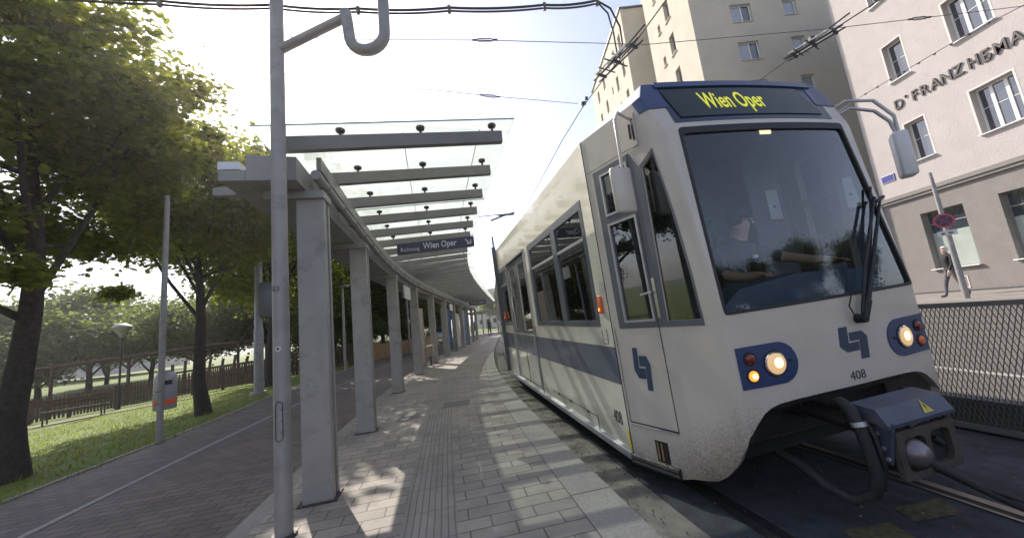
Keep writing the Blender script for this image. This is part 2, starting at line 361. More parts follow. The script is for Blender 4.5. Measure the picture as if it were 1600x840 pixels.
def text2d(s, size=1.0, sx=1.0, weight=0.0):
    cu = bpy.data.curves.new('t', 'FONT'); cu.body = s; cu.size = size; cu.align_x = 'CENTER'; cu.align_y = 'CENTER'; cu.offset = weight
    cu.resolution_u = 3
    o = bpy.data.objects.new('t', cu); COL.objects.link(o); bpy.context.view_layer.update()
    me = bpy.data.meshes.new_from_object(o.evaluated_get(bpy.context.evaluated_depsgraph_get()))
    vs = [(v.co.x * sx, v.co.y) for v in me.vertices]; fs = [tuple(p.vertices) for p in me.polygons]
    bpy.data.objects.remove(o); bpy.data.curves.remove(cu); bpy.data.meshes.remove(me)
    return vs, fs
def text_part(name, s, m, parent, fn, size, sx=1.0, weight=0.0, th=0.002, width=None):
    vs, fs = text2d(s, size, sx, weight)
    if width:
        w0 = max(v[0] for v in vs) - min(v[0] for v in vs); k = width / w0; vs = [(x * k, y) for x, y in vs]
    cx = (max(v[0] for v in vs) + min(v[0] for v in vs)) / 2
    b = MB(); n = len(vs)
    V = [fn(x - cx, y, th) for x, y in vs] + [fn(x - cx, y, 0.0005) for x, y in vs]
    edges = {}
    for f in fs:
        for i in range(len(f)):
            e = (f[i], f[(i + 1) % len(f)]); edges[e] = 1
    F = list(fs)
    for (a, c) in edges:
        if (c, a) not in edges: F.append((c, a, a + n, c + n))
    b.add(V, F); return b.build(name, m, parent)

# ------------------------------------------------------------------ reference curves
ky = np.array([-25, -12, -6, -2, 0, 2.2, 3.66, 6.84, 10, 13.5, 18.4, 24, 30, 45, 60.])
kx = np.array([5.5, 2.9, 1.95, 1.38, 1.08, .68, .38, -.22, -.69, -1.03, -1.36, -1.6, -1.8, -2.0, -2.0])
def smooth_interp(y, Y, X):
    Y = list(Y); X = list(X)
    i = max(0, min(len(Y) - 2, int(np.searchsorted(Y, y)) - 1))
    def sl(j):
        if j == 0: return (X[1] - X[0]) / (Y[1] - Y[0])
        if j == len(Y) - 1: return (X[-1] - X[-2]) / (Y[-1] - Y[-2])
        return ((X[j + 1] - X[j]) / (Y[j + 1] - Y[j]) * (Y[j] - Y[j - 1]) + (X[j] - X[j - 1]) / (Y[j] - Y[j - 1]) * (Y[j + 1] - Y[j])) / (Y[j + 1] - Y[j - 1])
    h = Y[i + 1] - Y[i]; t = (y - Y[i]) / h
    t = max(0, min(1, t)) if 0 < i < len(Y) - 2 else t
    return (X[i] * (2 * t**3 - 3 * t**2 + 1) + X[i + 1] * (-2 * t**3 + 3 * t**2) + sl(i) * h * (t**3 - 2 * t**2 + t) + sl(i + 1) * h * (t**3 - t**2))
def kerb(y):
    x = smooth_interp(y, ky, kx); d = (smooth_interp(y + .05, ky, kx) - smooth_interp(y - .05, ky, kx)) / .1
    T = Vector((d, 1)).normalized(); return Vector((x, y)), T, Vector((T.y, -T.x))   # normal points towards the track
def kpt(y, off, z=0.0):
    p, t, n = kerb(y); q = p + n * off; return Vector((q.x, q.y, z))
py_ = np.array([2.0, 3.16, 5.16, 8.24, 11.2, 14.2, 17.2, 20.1, 23.1, 26.1, 29.1, 32.1, 35])
px_ = np.array([-1.53, -1.81, -2.27, -2.87, -3.23, -3.42, -3.52, -3.60, -3.66, -3.70, -3.74, -3.78, -3.8])
def cpt(y, off, z):
    x = smooth_interp(y, py_, px_); d = (smooth_interp(y + .1, py_, px_) - smooth_interp(y - .1, py_, px_)) / .2
    T = Vector((d, 1)).normalized(); n = Vector((T.y, -T.x)); return Vector((x + n.x * off, y + n.y * off, z))
def cdir(y):
    return (cpt(y + .1, 0, 0) - cpt(y - .1, 0, 0)).normalized()

# ------------------------------------------------------------------ setting: ground, track, platform
def ss(a, b, x):
    t = max(0., min(1., (x - a) / (b - a))); return t * t * (3 - 2 * t)
def path_left(y):  # offset of the lawn edge from the kerb line
    return -(5.85 + 0.75 * ss(7, 14, y))
def edge_d(x, y):
    yy = max(-24, min(58, y)); p, t, n = kerb(yy)
    return (p.x + n.x * path_left(yy)) - x
def ground_z(x, y):
    d = edge_d(x, y)
    if d > -0.3:
        u = max(0, d - 0.8)
        fade = ss(20, 38, y)
        return -0.005 - min(2.2, 0.065 * u) * (1 - 0.75 * fade) if d > 0 else -0.01
    return -0.30
def grid(name, xs, ys, zf, m):
    b = MB(); vs = [(x, y, zf(x, y)) for y in ys for x in xs]; nx = len(xs)
    fs = [(j * nx + i, j * nx + i + 1, (j + 1) * nx + i + 1, (j + 1) * nx + i) for j in range(len(ys) - 1) for i in range(nx - 1)]
    b.add(vs, fs); return b.build(name, m, smooth=60)
def spaced(lo, mid0, mid1, hi, st):
    a = list(np.arange(mid0, mid1 + 1e-6, st)); l = []; x = mid0; s_ = st
    while x > lo: s_ *= 1.5; x -= s_; l.append(x)
    r = []; x = a[-1]; s_ = st
    while x < hi: s_ *= 1.5; x += s_; r.append(x)
    return l[::-1] + a + r
struct(grid('ground', spaced(-900, -26, -4, 900, 0.5), spaced(-600, -8, 34, 1500, 0.5), ground_z, M['grass']))

def strip(name, o0, o1, y0, y1, z, m, th=0.0, st=0.5, kind='structure', vs_=1.0):
    f0 = o0 if callable(o0) else (lambda y: o0); f1 = o1 if callable(o1) else (lambda y: o1)
    n = int((y1 - y0) / st) + 1; b = MB(); vs = []; uv = []; arc = 0; prev = None
    cols = 4
    for i in range(n + 1):
        y = y0 + (y1 - y0) * i / n
        p = kerb(y)[0]
        if prev is not None: arc += (p - prev).length
        prev = p
        for c in range(cols + 1):
            off = f0(y) + (f1(y) - f0(y)) * c / cols
            vs.append(kpt(y, off, z)); uv.append((off, arc))
    k = cols + 1
    fs = [(i * k + c, i * k + c + 1, (i + 1) * k + c + 1, (i + 1) * k + c) for i in range(n) for c in range(cols)]
    if th:
        N = len(vs); vs += [v - Vector((0, 0, th)) for v in vs]; uv += uv
        for i in range(n):
            for c, s in ((0, 1), (cols, -1)):
                a, b2 = i * k + c, (i + 1) * k + c
                fs.append((a, b2, b2 + N, a + N) if s > 0 else (b2, a, a + N, b2 + N))
    b.add(vs, fs); b.uv = uv; o = b.build(name, m)
    if kind: struct(o, kind)
    return o
YA, YB = -22, 58
strip('kerb', -0.31, 0.0, YA, YB, 0.0, M['kerb'], th=0.35)
strip('platform', -1.13, -0.31, YA, YB, 0.0, M['platform'])
strip('guide_strip', -1.51, -1.13, YA, YB, 0.0, M['tactile'])
strip('platform', -2.62, -1.51, YA, YB, 0.0, M['platform'])
strip('border_slabs', -2.77, -2.62, YA, YB, 0.0, M['slab'])
strip('footpath', path_left, -2.77, YA, YB, 0.0, M['path'], th=0.1)
strip('path_edging', lambda y: path_left(y) - 0.07, path_left, YA, YB, 0.012, M['kerb'], th=0.1)
strip('painted_line', -4.69, -4.62, YA, YB, 0.004, M['white_paint'])
# joints of the kerb stones
b = MB()
for i in range(60):
    y = 0.9 + i * 0.98
    a = kpt(y, -0.31, 0.0015); c = kpt(y, 0.001, 0.0015); t = kerb(y)[1] * 0.004; t = Vector((t.x, t.y, 0))
    b.add([a - t, c - t, c + t, a + t], [(0, 1, 2, 3)])
for i in range(120):
    y = 0.2 + i * 0.4; 
for off in (-0.312,):
    for i in range(120):
        y = -2 + i * .4; a = kpt(y, off - .004, 0.0015); c = kpt(y, off + .004, 0.0015); d = kpt(y + .4, off + .004, 0.0015); e = kpt(y + .4, off - .004, .0015)
        b.add([a, c, d, e], [(0, 1, 2, 3)])
struct(b.build('kerb_joints', M['ink']))
# darker inset access slabs in the platform
b = MB()
for (x0, y0, x1, y1) in ((-1.98, 5.55, -1.66, 6.0), (-1.42, 6.1, -0.97, 6.55)):
    b.add([(x0, y0, .003), (x1, y0 + .07, .003), (x1 - .05, y1 + .07, .003), (x0 - .05, y1, .003)], [(0, 1, 2, 3)])
struct(b.build('inset_slabs', mat('dark inset slab', (0.15, 0.14, 0.135), 0.8, var=0.15, scale=30)))
ZT = -0.18
strip('track_bed', 0.0, 4.0, YA, YB, ZT, M['track_conc'])
strip('concrete_strip', 0.02, 0.42, YA, YB, ZT + 0.004, M['track_strip'])
RG = 0.72; TC = 1.47
for sgn in (-1, 1):
    o = TC + sgn * RG
    strip('rail', o - 0.035, o + 0.03, YA, YB, ZT + 0.010, M['rail_steel'])
    strip('rail_groove', o + (0.03 if sgn < 0 else -0.085), o + (0.085 if sgn < 0 else -0.035), YA, YB, ZT + 0.006, M['black'])
    strip('rail_bed_edge', o + (0.085 if sgn < 0 else -0.11), o + (0.11 if sgn < 0 else -0.085), YA, YB, ZT + 0.008, M['rail_steel'])
b = MB()
for q in (((2.31, 2.55), (2.68, 2.60), (2.60, 2.42), (2.28, 2.40)), ((1.83, 2.39), (2.15, 2.42), (2.13, 2.24), (1.80, 2.22))):
    b.add([(x, y, ZT + .004) for x, y in q], [(0, 3, 2, 1)])
struct(b.build('yellow_marking', M['yellow_paint']))
# road to the right, rising gently to the far pavement
def road_z(x): return -0.175 + 0.47 * ss(3.5, 14.5, x)
b = MB(); xs = np.linspace(2.2, 13.6, 20); ys = list(np.linspace(-30, 90, 40))
xs2 = lambda y: None
vs = []; uvs = []
for y in ys:
    x0 = kpt(max(YA, min(YB, y)), 3.98, 0).x
    for i in range(20):
        x = x0 + (13.5 - x0) * i / 19; vs.append((x, y, road_z(x) - 0.0))
fs = [(j * 20 + i, j * 20 + i + 1, (j + 1) * 20 + i + 1, (j + 1) * 20 + i) for j in range(len(ys) - 1) for i in range(19)]
b.add(vs, fs); struct(b.build('road', M['road']))
b = MB()
for x in (6.2,):
    b.add([(x, -30, road_z(x) + .005), (x + .11, -30, road_z(x + .11) + .005), (x + .11, 90, road_z(x + .11) + .005), (x, 90, road_z(x) + .005)], [(0, 1, 2, 3)])
struct(b.build('road_line', M['white_paint']))
b = MB(); b.box((13.58, 30, 0.30), (0.16, 120, 0.30)); struct(b.build('road_kerb', M['kerb']))
b = MB(); b.add([(13.66, -30, .43), (17.5, -30, .50), (17.5, 90, .50), (13.66, 90, .43)], [(0, 1, 2, 3)]); struct(b.build('pavement', M['pavement']))
b = MB(); b.add([(17.4, -30, .4), (40, -30, .4), (40, 100, .4), (17.4, 100, .4)], [(0, 1, 2, 3)]); struct(b.build('courtyard', M['asphalt']))
# asphalt around the stop, behind the camera
b = MB(); b.add([(-22, -80, -0.19), (40, -80, -0.19), (40, -21, -0.19), (-22, -21, -0.19)], [(0, 1, 2, 3)]); struct(b.build('crossing_road', M['asphalt']))
# gravel path by the benches
gp = [(-30, 11.5), (-24, 13.0), (-19.5, 14.3), (-16, 15.0), (-13.4, 15.0), (-11.6, 14.6)]
b = MB(); vs = []
for i, (x, y) in enumerate(gp):
    wd = 2.2 if i < 4 else (1.6 if i == 4 else 0.3)
    for k in range(5):
        yy = y - wd / 2 + wd * k / 4; vs.append((x + 0.2 * k, yy, ground_z(x, yy) + 0.03))
fs = [(i * 5 + k, (i + 1) * 5 + k, (i + 1) * 5 + k + 1, i * 5 + k + 1) for i in range(len(gp) - 1) for k in range(4)]
b.add(vs, fs); struct(b.build('gravel_path', M['gravel']))

# grit and small stones lying along the track
rg_ = random.Random(5); b = MB()
for i in range(900):
    y = rg_.uniform(.8, 9); off = abs(rg_.gauss(.12, .16)) + .02 if i % 3 else rg_.uniform(.05, 3.3)
    p = kpt(y, off, ZT + .012); q = rg_.uniform(.004, .012)
    b.add([p + Vector((q * rg_.uniform(.5, 1), 0, 0)), p + Vector((0, q, 0)), p + Vector((-q, 0, 0)), p + Vector((0, -q * rg_.uniform(.5, 1), 0)), p + Vector((0, 0, q))], [(0, 1, 4), (1, 2, 4), (2, 3, 4), (3, 0, 4)])
o_ = b.build('track_grit', mat('grit', (.16, .14, .12), .9, var=.4, scale=50)); tag(o_, 'grit and small stones scattered along the kerb and rails', 'grit'); struct(o_, 'stuff')
# grass blades
def grass_blades():
    rng = np.random.default_rng(3); N = 60000
    x = rng.uniform(-16, -5.6, N); y = rng.uniform(2.0, 18, N)
    keep = np.array([edge_d(a, c) > 0.08 and rng.random() < min(1, 6.5 / math.hypot(a, c)) for a, c in zip(x, y)])
    x, y = x[keep], y[keep]; n = len(x)
    z = np.array([ground_z(a, c) for a, c in zip(x, y)])
    a = rng.uniform(0, 6.28, n); h = rng.uniform(.025, .075, n); wd = rng.uniform(.004, .009, n); ln = rng.normal(0, .03, (n, 2))
    V = np.zeros((n, 3, 3)); V[:, 0] = np.stack([x - wd * np.cos(a), y - wd * np.sin(a), z], 1); V[:, 1] = np.stack([x + wd * np.cos(a), y + wd * np.sin(a), z], 1)
    V[:, 2] = np.stack([x + ln[:, 0], y + ln[:, 1], z + h], 1)
    me = bpy.data.meshes.new('grass_blades'); me.vertices.add(3 * n); me.vertices.foreach_set('co', V.ravel())
    me.loops.add(3 * n); me.loops.foreach_set('vertex_index', np.arange(3 * n, dtype=np.int32))
    me.polygons.add(n); me.polygons.foreach_set('loop_start', np.arange(0, 3 * n, 3, dtype=np.int32)); me.polygons.foreach_set('loop_total', np.full(n, 3, dtype=np.int32))
    me.update(); me.materials.append(M['blade']); o = bpy.data.objects.new('grass_blades', me); COL.objects.link(o)
    tag(o, 'short sunlit grass blades of the lawn beside the dark path', 'grass'); struct(o, 'stuff')
grass_blades()

# ------------------------------------------------------------------ canopy
CAN = thing('tram_shelter', 'long curved glass roofed shelter on grey steel pillars along the platform', 'shelter', (-1.81, 3.16, 0))
CL = Vector((-1.81, 3.16, 0))
def csweep(prof, y0, y1, st=0.4):
    """sweep closed profile [(off,z)] along the canopy curve"""
    n = max(1, int((y1 - y0) / st)); b = MB(); k = len(prof); vs = []
    for i in range(n + 1):
        y = y0 + (y1 - y0) * i / n
        vs += [cpt(y, o, z) - CL for o, z in prof]
    fs = [(i * k + j, i * k + (j + 1) % k, (i + 1) * k + (j + 1) % k, (i + 1) * k + j) for i in range(n) for j in range(k)]
    fs += [tuple(range(k))[::-1], tuple(range(n * k, (n + 1) * k))]
    b.add(vs, fs); return b
CY0, CY1 = 2.86, 33.0
csweep([(-0.40, 2.70), (-0.02, 2.70), (-0.02, 2.91), (-0.40, 2.93)], CY0, CY1).build('girder', M['girder'], CAN, smooth=30)
csweep([(-0.60, 2.70), (-0.405, 2.70), (-0.405, 2.79), (-0.60, 2.79)], CY0, CY1).build('edge_beam', M['girder'], CAN, smooth=30)
csweep([(-0.60, 2.795), (-0.44, 2.795), (-0.44, 2.86), (-0.60, 2.86)], CY0 - .01, CY1).build('gutter_cover', M['bright_metal'], CAN, smooth=30)
csweep([(0.085, 2.87), (0.125, 2.87), (0.125, 3.0), (0.085, 3.0)], 3.05, CY1).build('upstand_beam', M['girder'], CAN, smooth=30)
gp_ = [(0.09 + 0.045 * math.cos(a), 2.81 + 0.045 * math.sin(a)) for a in [2 * math.pi * i / 10 for i in range(10)]]
gut = csweep(gp_, 3.0, CY1).build('gutter_pipe', M['galv'], CAN, smooth=40)
for i in range(40):
    y = 3.3 + i * 0.6
    pts = [cpt(y, 0.09 + 0.052 * math.cos(a), 2.81 + 0.052 * math.sin(a)) - CL for a in [2 * math.pi * j / 10 for j in range(10)]]
    b = MB(); b.tube([p for p in pts + pts[:1]], 0.009, 5, cap=False); b.build('pipe_clip', M['girder'], gut)
pill_y = [3.16, 5.16, 8.24, 11.2, 14.2, 17.2, 20.1, 23.1, 26.1, 29.1, 32.1]
for y in pill_y:
    c = cpt(y, 0, 0) - CL; d = cdir(y); rz = math.atan2(d.y, d.x) - math.pi / 2
    b = MB(); b.box(c + Vector((0, 0, 1.35)), (0.235, 0.085, 2.70), rz, 0.008)
    n = Vector((d.y, -d.x, 0))
    b.box(c + d * 0.075 + n * 0.0 + Vector((0, 0, 1.35)), (0.15, 0.07, 2.70), rz)
    b.box(c + d * 0.130 + Vector((0, 0, 1.35)), (0.235, 0.045, 2.70), rz, 0.006)
    p_ = b.build('pillar', M['pillar'], CAN)
    b = MB(); b.box(c + d * .05 + Vector((0, 0, 0.006)), (0.30, 0.24, 0.012), rz, 0.003); b.build('foot_plate', M['tram_grime'], p_)
    b = MB(); b.box(c + d * .05 + n * -.12 + Vector((0, 0, 2.66)), (0.50, 0.26, 0.078), rz, 0.006); b.build('capital', M['girder'], p_)
    if y < 30:
        b = MB()
        b.add([cpt(y, -.80, 2.70) - CL, cpt(y, -.61, 2.70) - CL, cpt(y, -.61, 2.79) - CL, cpt(y, -.80, 2.77) - CL,
               cpt(y + .06, -.80, 2.70) - CL, cpt(y + .06, -.61, 2.70) - CL, cpt(y + .06, -.61, 2.79) - CL, cpt(y + .06, -.80, 2.77) - CL],
              [(0, 1, 2, 3), (7, 6, 5, 4), (0, 4, 5, 1), (3, 2, 6, 7), (0, 3, 7, 4)])
        b.build('bracket', M['girder'], CAN)
# rafters, studs and glass: height rises slightly to the track side
def raf_z(o): return 2.985 + 0.055 * (o + 0.2)
RY = [2.93 + 0.755 * i for i in range(40)]
for i, y in enumerate(RY):
    a = -0.20; e = 1.85
    b = MB(); q = []
    for o, z in ((a, raf_z(a)), (e, raf_z(e))):
        pass
    d = cdir(y) * 0.032
    P = lambda o, z, s: cpt(y, o, z) - CL + d * s
    b.hexa([P(a, raf_z(a), -1), P(e, raf_z(e), -1), P(e, raf_z(e), 1), P(a, raf_z(a), 1), P(a, raf_z(a) + .135, -1), P(e, raf_z(e) + .115, -1), P(e, raf_z(e) + .115, 1), P(a, raf_z(a) + .135, 1)])
    rf = b.build('rafter', M['rafter'], CAN)
    if i < 16:
        for o in (0.33, 1.05, 1.76):
            c = cpt(y, o, raf_z(o) + .115) - CL; b = MB()
            b.lathe([(0.012, 0), (0.012, 0.05), (0.035, 0.055), (0.042, 0.065), (0.042, 0.085), (0.03, 0.092)], c, 12)
            b.build('glass_stud', M['tram_grime'], rf)
def gl_z(o): return raf_z(o) + 0.215
def gl_pt(y, o, z): return cpt(y, o, z) - CL
for i in range(13):
    y0 = 2.86 + i * 2.27 * 1.0; y1 = min(y0 + 2.26, 33.0)
    if y0 > 32: break
    b = MB(); n = 8; vs = []
    for k in range(n + 1):
        y = y0 + 0.008 + (y1 - y0 - 0.016) * k / n
        for o in (-0.38, 1.99): vs.append(gl_pt(y, o, gl_z(o)))
    N = len(vs); vs += [v + Vector((0, 0, .017)) for v in vs]
    fs = [(2 * k, 2 * k + 1, 2 * k + 3, 2 * k + 2) for k in range(n)]; fs += [tuple(N + i2 for i2 in f[::-1]) for f in fs]
    b.add(vs, fs); g = b.build('glass_panel', M['canopy_glass'], CAN)
    b = MB(); fs = [(2 * k + 1, 2 * k + 3, N + 2 * k + 3, N + 2 * k + 1) for k in range(n)] + [(2 * k + 2, 2 * k, N + 2 * k, N + 2 * k + 2) for k in range(n)] + [(0, 1, N + 1, N), (2 * n + 1, 2 * n, N + 2 * n, N + 2 * n + 1)]
    b.add(vs, fs); b.build('glass_edge', M['glass_edge'], g)
b = MB()
for o in (0.88, 1.63):
    b.tube([gl_pt(y, o, raf_z(o) + 0.15 + 0.0) for y in np.arange(2.93, 18, .755)], 0.004, 5)
b.build('tie_rod', M['wire'], CAN)
# ---- signs on the canopy
def sign_frame(origin, right, up=Vector((0, 0, 1))):
    right = right.normalized(); nrm = right.cross(up).normalized()
    return lambda x, z, off=0: origin + right * x + up * z + nrm * off
y = 5.95; A = cpt(y, 0.48, 2.76); B_ = cpt(y, 1.84, 2.83)
rt = (B_ - A); ctr = (A + B_) / 2
SG = thing('direction_sign', 'long dark blue sign reading Richtung Wien Oper with an arrow under the glass roof', 'sign', (ctr.x, ctr.y, ctr.z))
ln = rt.length; rtn = rt.normalized(); upn = Vector((0, 0, 1))
fn = sign_frame(Vector((0, 0, 0)), rtn)
b = MB(); b.sheet([(-ln / 2, -.10), (ln / 2, -.10), (ln / 2, .09), (-ln / 2, .09)], [], lambda x, z, o: fn(x, z, o + .03), 0.06); b.build('board', M['sign_blue'], SG)
text_part('lettering', 'Richtung', M['sign_text'], SG, lambda x, z, o: fn(x - .46, z - .03, .03 + o), .10, width=.32)
text_part('lettering', 'Wien Oper', M['sign_text'], SG, lambda x, z, o: fn(x + .06, z, .03 + o), .16, weight=.003, width=.60)
b = MB()
for q in ([(0.60, .035), (0.615, .05), (0.70, -.035), (0.685, -.05)], [(0.70, -.05), (0.70, .03), (0.72, .03), (0.72, -.05)], [(0.63, -.05), (0.63, -.03), (0.70, -.03), (0.70, -.05)]):
    b.prism(q, lambda x, z, o: fn(x - .09, z, .0325 + o), .0015)
b.build('arrow', M['sign_text'], SG)
for x in (-.5, 0, .5):
    b = MB(); b.tube([fn(x, .09, 0), fn(x, .16, 0)], .008, 6); b.build('hanger', M['rafter'], SG)
def hung_board(name, label, cat, y, o0, o1, z0, z1, m, txt=None, tm=None, grp=None):
    A = cpt(y, o0, 0); B2 = cpt(y, o1, 0); c = (A + B2) / 2; c.z = (z0 + z1) / 2
    T = thing(name, label, cat, tuple(c), group=grp); f2 = sign_frame(Vector((0, 0, 0)), (B2 - A)); l = (B2 - A).length; h = z1 - z0
    b = MB(); b.sheet([(-l / 2, -h / 2), (l / 2, -h / 2), (l / 2, h / 2), (-l / 2, h / 2)], [], lambda x, z, o: f2(x, z, o + .03), 0.06); b.build('board', m, T)
    if txt: text_part('lettering', txt, tm, T, lambda x, z, o: f2(x, z, .03 + o), h * .6, width=l * .8)
    for x in (-l * .35, l * .35):
        b = MB(); b.tube([f2(x, h / 2, 0), f2(x, h / 2 + .12, 0)], .01, 6); b.build('hanger', M['rafter'], T)
    return T
hung_board('departure_display', 'small dark departure display hanging far down the platform roof', 'display', 19.6, 1.0, 1.95, 2.42, 2.66, M['ink'], 'Wien Oper', M['sign_text'])
# station name plates hung along the girder
def name_plate(y, label, dark=False):
    c = cpt(y, 0.12, 2.38); d = cdir(y); T = thing('station_name_plate', label, 'sign', tuple(c))
    f2 = sign_frame(Vector((0, 0, 0)), d)
    b = MB(); b.sheet([(-.42, -.17), (.42, -.17), (.42, .17), (-.42, .17)], [], lambda x, z, o: f2(x, z, o + .02), .04); b.build('board', M['sign_white'], T)
    for x in (-.3, .3):
        b = MB(); b.tube([f2(x, .17, 0), f2(x, .32, 0)], .012, 6); b.build('hanger', M['rafter'], T)
name_plate(9.6, 'white station name plate between the third and fourth pillars')
name_plate(18.7, 'white station name plate hung far along the row of pillars')

# ------------------------------------------------------------------ foreground pole with hooked arm
PX, PY = -1.785, 2.67
T = thing('lamp_post', 'round grey steel mast in the foreground with a hooked pipe arm', 'mast', (PX, PY, 0))
b = MB(); b.tube([(0, 0, 0), (0, 0, 2.2), (0, 0, 4.8), (0, 0, 8.0)], [.057, .055, .052, .046], 24); b.build('pole', M['galv'], T, smooth=40)
b = MB(); b.tube([(0, 0, 0), (0, 0, .02)], [.085, .08], 20); b.build('foot_flange', M['tram_grime'], T)
arm = [(0.03, 0, 3.795), (0.30, 0, 3.91), (0.60, 0, 4.035), (0.625, 0, 4.045)]
b = MB(); b.tube([Vector(p) for p in arm], .038, 18)
hk = [(0.60, 0, 4.05)]
cx, cz, rr = 0.775, 3.845, 0.150
hook = [(0.600, 0, 4.085), (0.612, 0, 3.98)] + [(cx - rr * math.cos(a), 0, cz - rr * math.sin(a)) for a in np.linspace(0.15, math.pi - .05, 12)] + [(0.93, 0, 4.1), (0.915, 0, 4.7), (0.90, 0, 5.4)]
b.tube(hook, .048, 18); b.build('hooked_arm', M['galv'], T, smooth=45)
# inspection cover, sticker and number on the pole: face the camera side
pd = Vector((-PX, -PY, 0)).normalized(); pr_ = Vector((-pd.y, pd.x, 0))
def on_pole(r):
    def g(x, z, o=0):
        a = x / r; return (pd * math.cos(a) + pr_ * math.sin(a)) * (r + o) + Vector((0, 0, z))
    return g
g = on_pole(.0575)
b = MB(); ov = [(.024 * math.cos(a) - .022, .0 + .024 * math.sin(a) + (.11 if math.sin(a) > 0 else -.11)) for a in np.linspace(0, 2 * math.pi, 24, endpoint=False)]
b.tube([g(x, z + .78, .001) for x, z in ov + ov[:1]], .0028, 5, cap=False)
for dz in (-.08, 0, .08): b.tube([g(-.008, .78 + dz, 0), g(-.008, .78 + dz, .004)], .004, 8)
b.build('inspection_cover', M['tram_grime'], T)
b = MB(); c = [(.02 * math.cos(a) - .022, 1.29 + .02 * math.sin(a)) for a in np.linspace(0, 2 * math.pi, 20, endpoint=False)]
b.prism(c, lambda x, z, o: g(x, z, .002 + o), .002); st = b.build('round_sticker', M['sign_white'], T)
b = MB(); c = [(.009 * math.cos(a) - .022, 1.29 + .009 * math.sin(a)) for a in np.linspace(0, 2 * math.pi, 14, endpoint=False)]
b.prism(c, lambda x, z, o: g(x, z, .0032 + o), .001); b.build('sticker_emblem', M['ink'], st)
text_part('painted_number', '03', M['ink'], T, lambda x, z, o: g(x - .035, z + 1.735, .001 + o), .06, th=.001)

# ------------------------------------------------------------------ TRAM
TO = Vector((.88, 3.285, 0)); TA = math.atan2(-.976, .2165)
TRAM = thing('tram', 'cream tram with blue roof band and lit Wien Oper display arriving at the platform', 'tram', tuple(TO), TA)
TROT = (R_(1.95), R_(1.0), TA)   # the track is banked in the curve and falls slightly
TRAM.rotation_euler = TROT
CS = 0.33
def sf(z):
    if z < .5: return .957 - .05 * (.5 - z)
    if z < 1.19: return .957
    if z < 2.6: return .957 - .147 * (z - 1.19) / 1.41
    return .81 - .40 * (z - 2.6)
def Nraw(u, z):
    s_ = sf(z); sg = 1 if u >= 0 else -1; a = abs(u); T0 = CS * s_ + .02; hw = 1.2 - T0; se = s_ - .07
    if a <= 1: s = s_ + .05 * (1 - a * a); t = a * hw
    elif a <= 1.2:
        k = (a - 1) / .2; p0 = (s_, hw); p2 = (se, 1.2 - CS * se); p1 = (s_ - .005, 1.2 - CS * s_ + .0)
        s = (1 - k)**2 * p0[0] + 2 * k * (1 - k) * p1[0] + k * k * p2[0]; t = (1 - k)**2 * p0[1] + 2 * k * (1 - k) * p1[1] + k * k * p2[1]
    else:
        k = min(1.0, (a - 1.2) / 1.0); s = se * (1 - k); t = 1.2 - CS * s
    return Vector((s, 1.2 + sg * t, z))
def N_(u, z, off=0.0):
    p = Nraw(u, z)
    if off:
        e = 1e-3
        du = Nraw(min(2.2, u + e), z) - Nraw(max(-2.2, u - e), z); dz = Nraw(u, z + e) - Nraw(u, z - e)
        n = du.cross(dz).normalized(); p = p + n * off
    return p
def uF(t, z): return (t - 1.2) / (1.2 - (CS * sf(z) + .02))          # front: from t
def uC(s, z, side=-1): se = sf(z) - .07; return side * (1.2 + (se - s) / se)   # cab side: from s
def densify(poly, step=.12):
    out = []
    for i in range(len(poly)):
        a = poly[i]; c = poly[(i + 1) % len(poly)]; n = max(1, int(math.hypot(c[0] - a[0], c[1] - a[1]) / step))
        out += [(a[0] + (c[0] - a[0]) * k / n, a[1] + (c[1] - a[1]) * k / n) for k in range(n)]
    return out
def PF(poly): return [(uF(t, z), z) for t, z in densify(poly)]
def PC(poly, side=-1): return [(uC(s, z, side), z) for s, z in densify(poly)]
def nose_sheet(name, outer, holes, m, parent, off=0.0, th=.02, smooth=35, step=(.1, .15), **k):
    b = MB(); b.sheet(outer, holes, lambda u, z, o: N_(u, z, off + o), th, step); return b.build(name, m, parent, smooth=smooth, **k)
def rnd(poly, r, n=4):   # round corners of 2D polygon
    out = []
    N = len(poly)
    for i in range(N):
        p0 = Vector(poly[i - 1]); p = Vector(poly[i]); p1 = Vector(poly[(i + 1) % N])
        a = (p0 - p); c = (p1 - p); ra = min(r, a.length * .45); rc = min(r, c.length * .45)
        A_ = p + a.normalized() * ra; C_ = p + c.normalized() * rc
        for k in range(n + 1):
            t = k / n; q = A_ * (1 - t)**2 + p * 2 * t * (1 - t) + C_ * t * t; out.append((q.x, q.y))
    return out
ws_poly = rnd([(.335, 1.19), (2.065, 1.19), (2.00, 2.60), (.40, 2.60)], .035)
tri = [(.555, 1.175), (.815, 1.175), (.80, 1.50), (.765, 1.92), (.70, 2.48), (.585, 2.40)]
dwin = [(.155, 1.18), (.455, 1.18), (.455, 2.06), (.155, 2.06)]
dup_ = [(.155, 2.13), (.455, 2.13), (.455, 2.52), (.155, 2.52)]
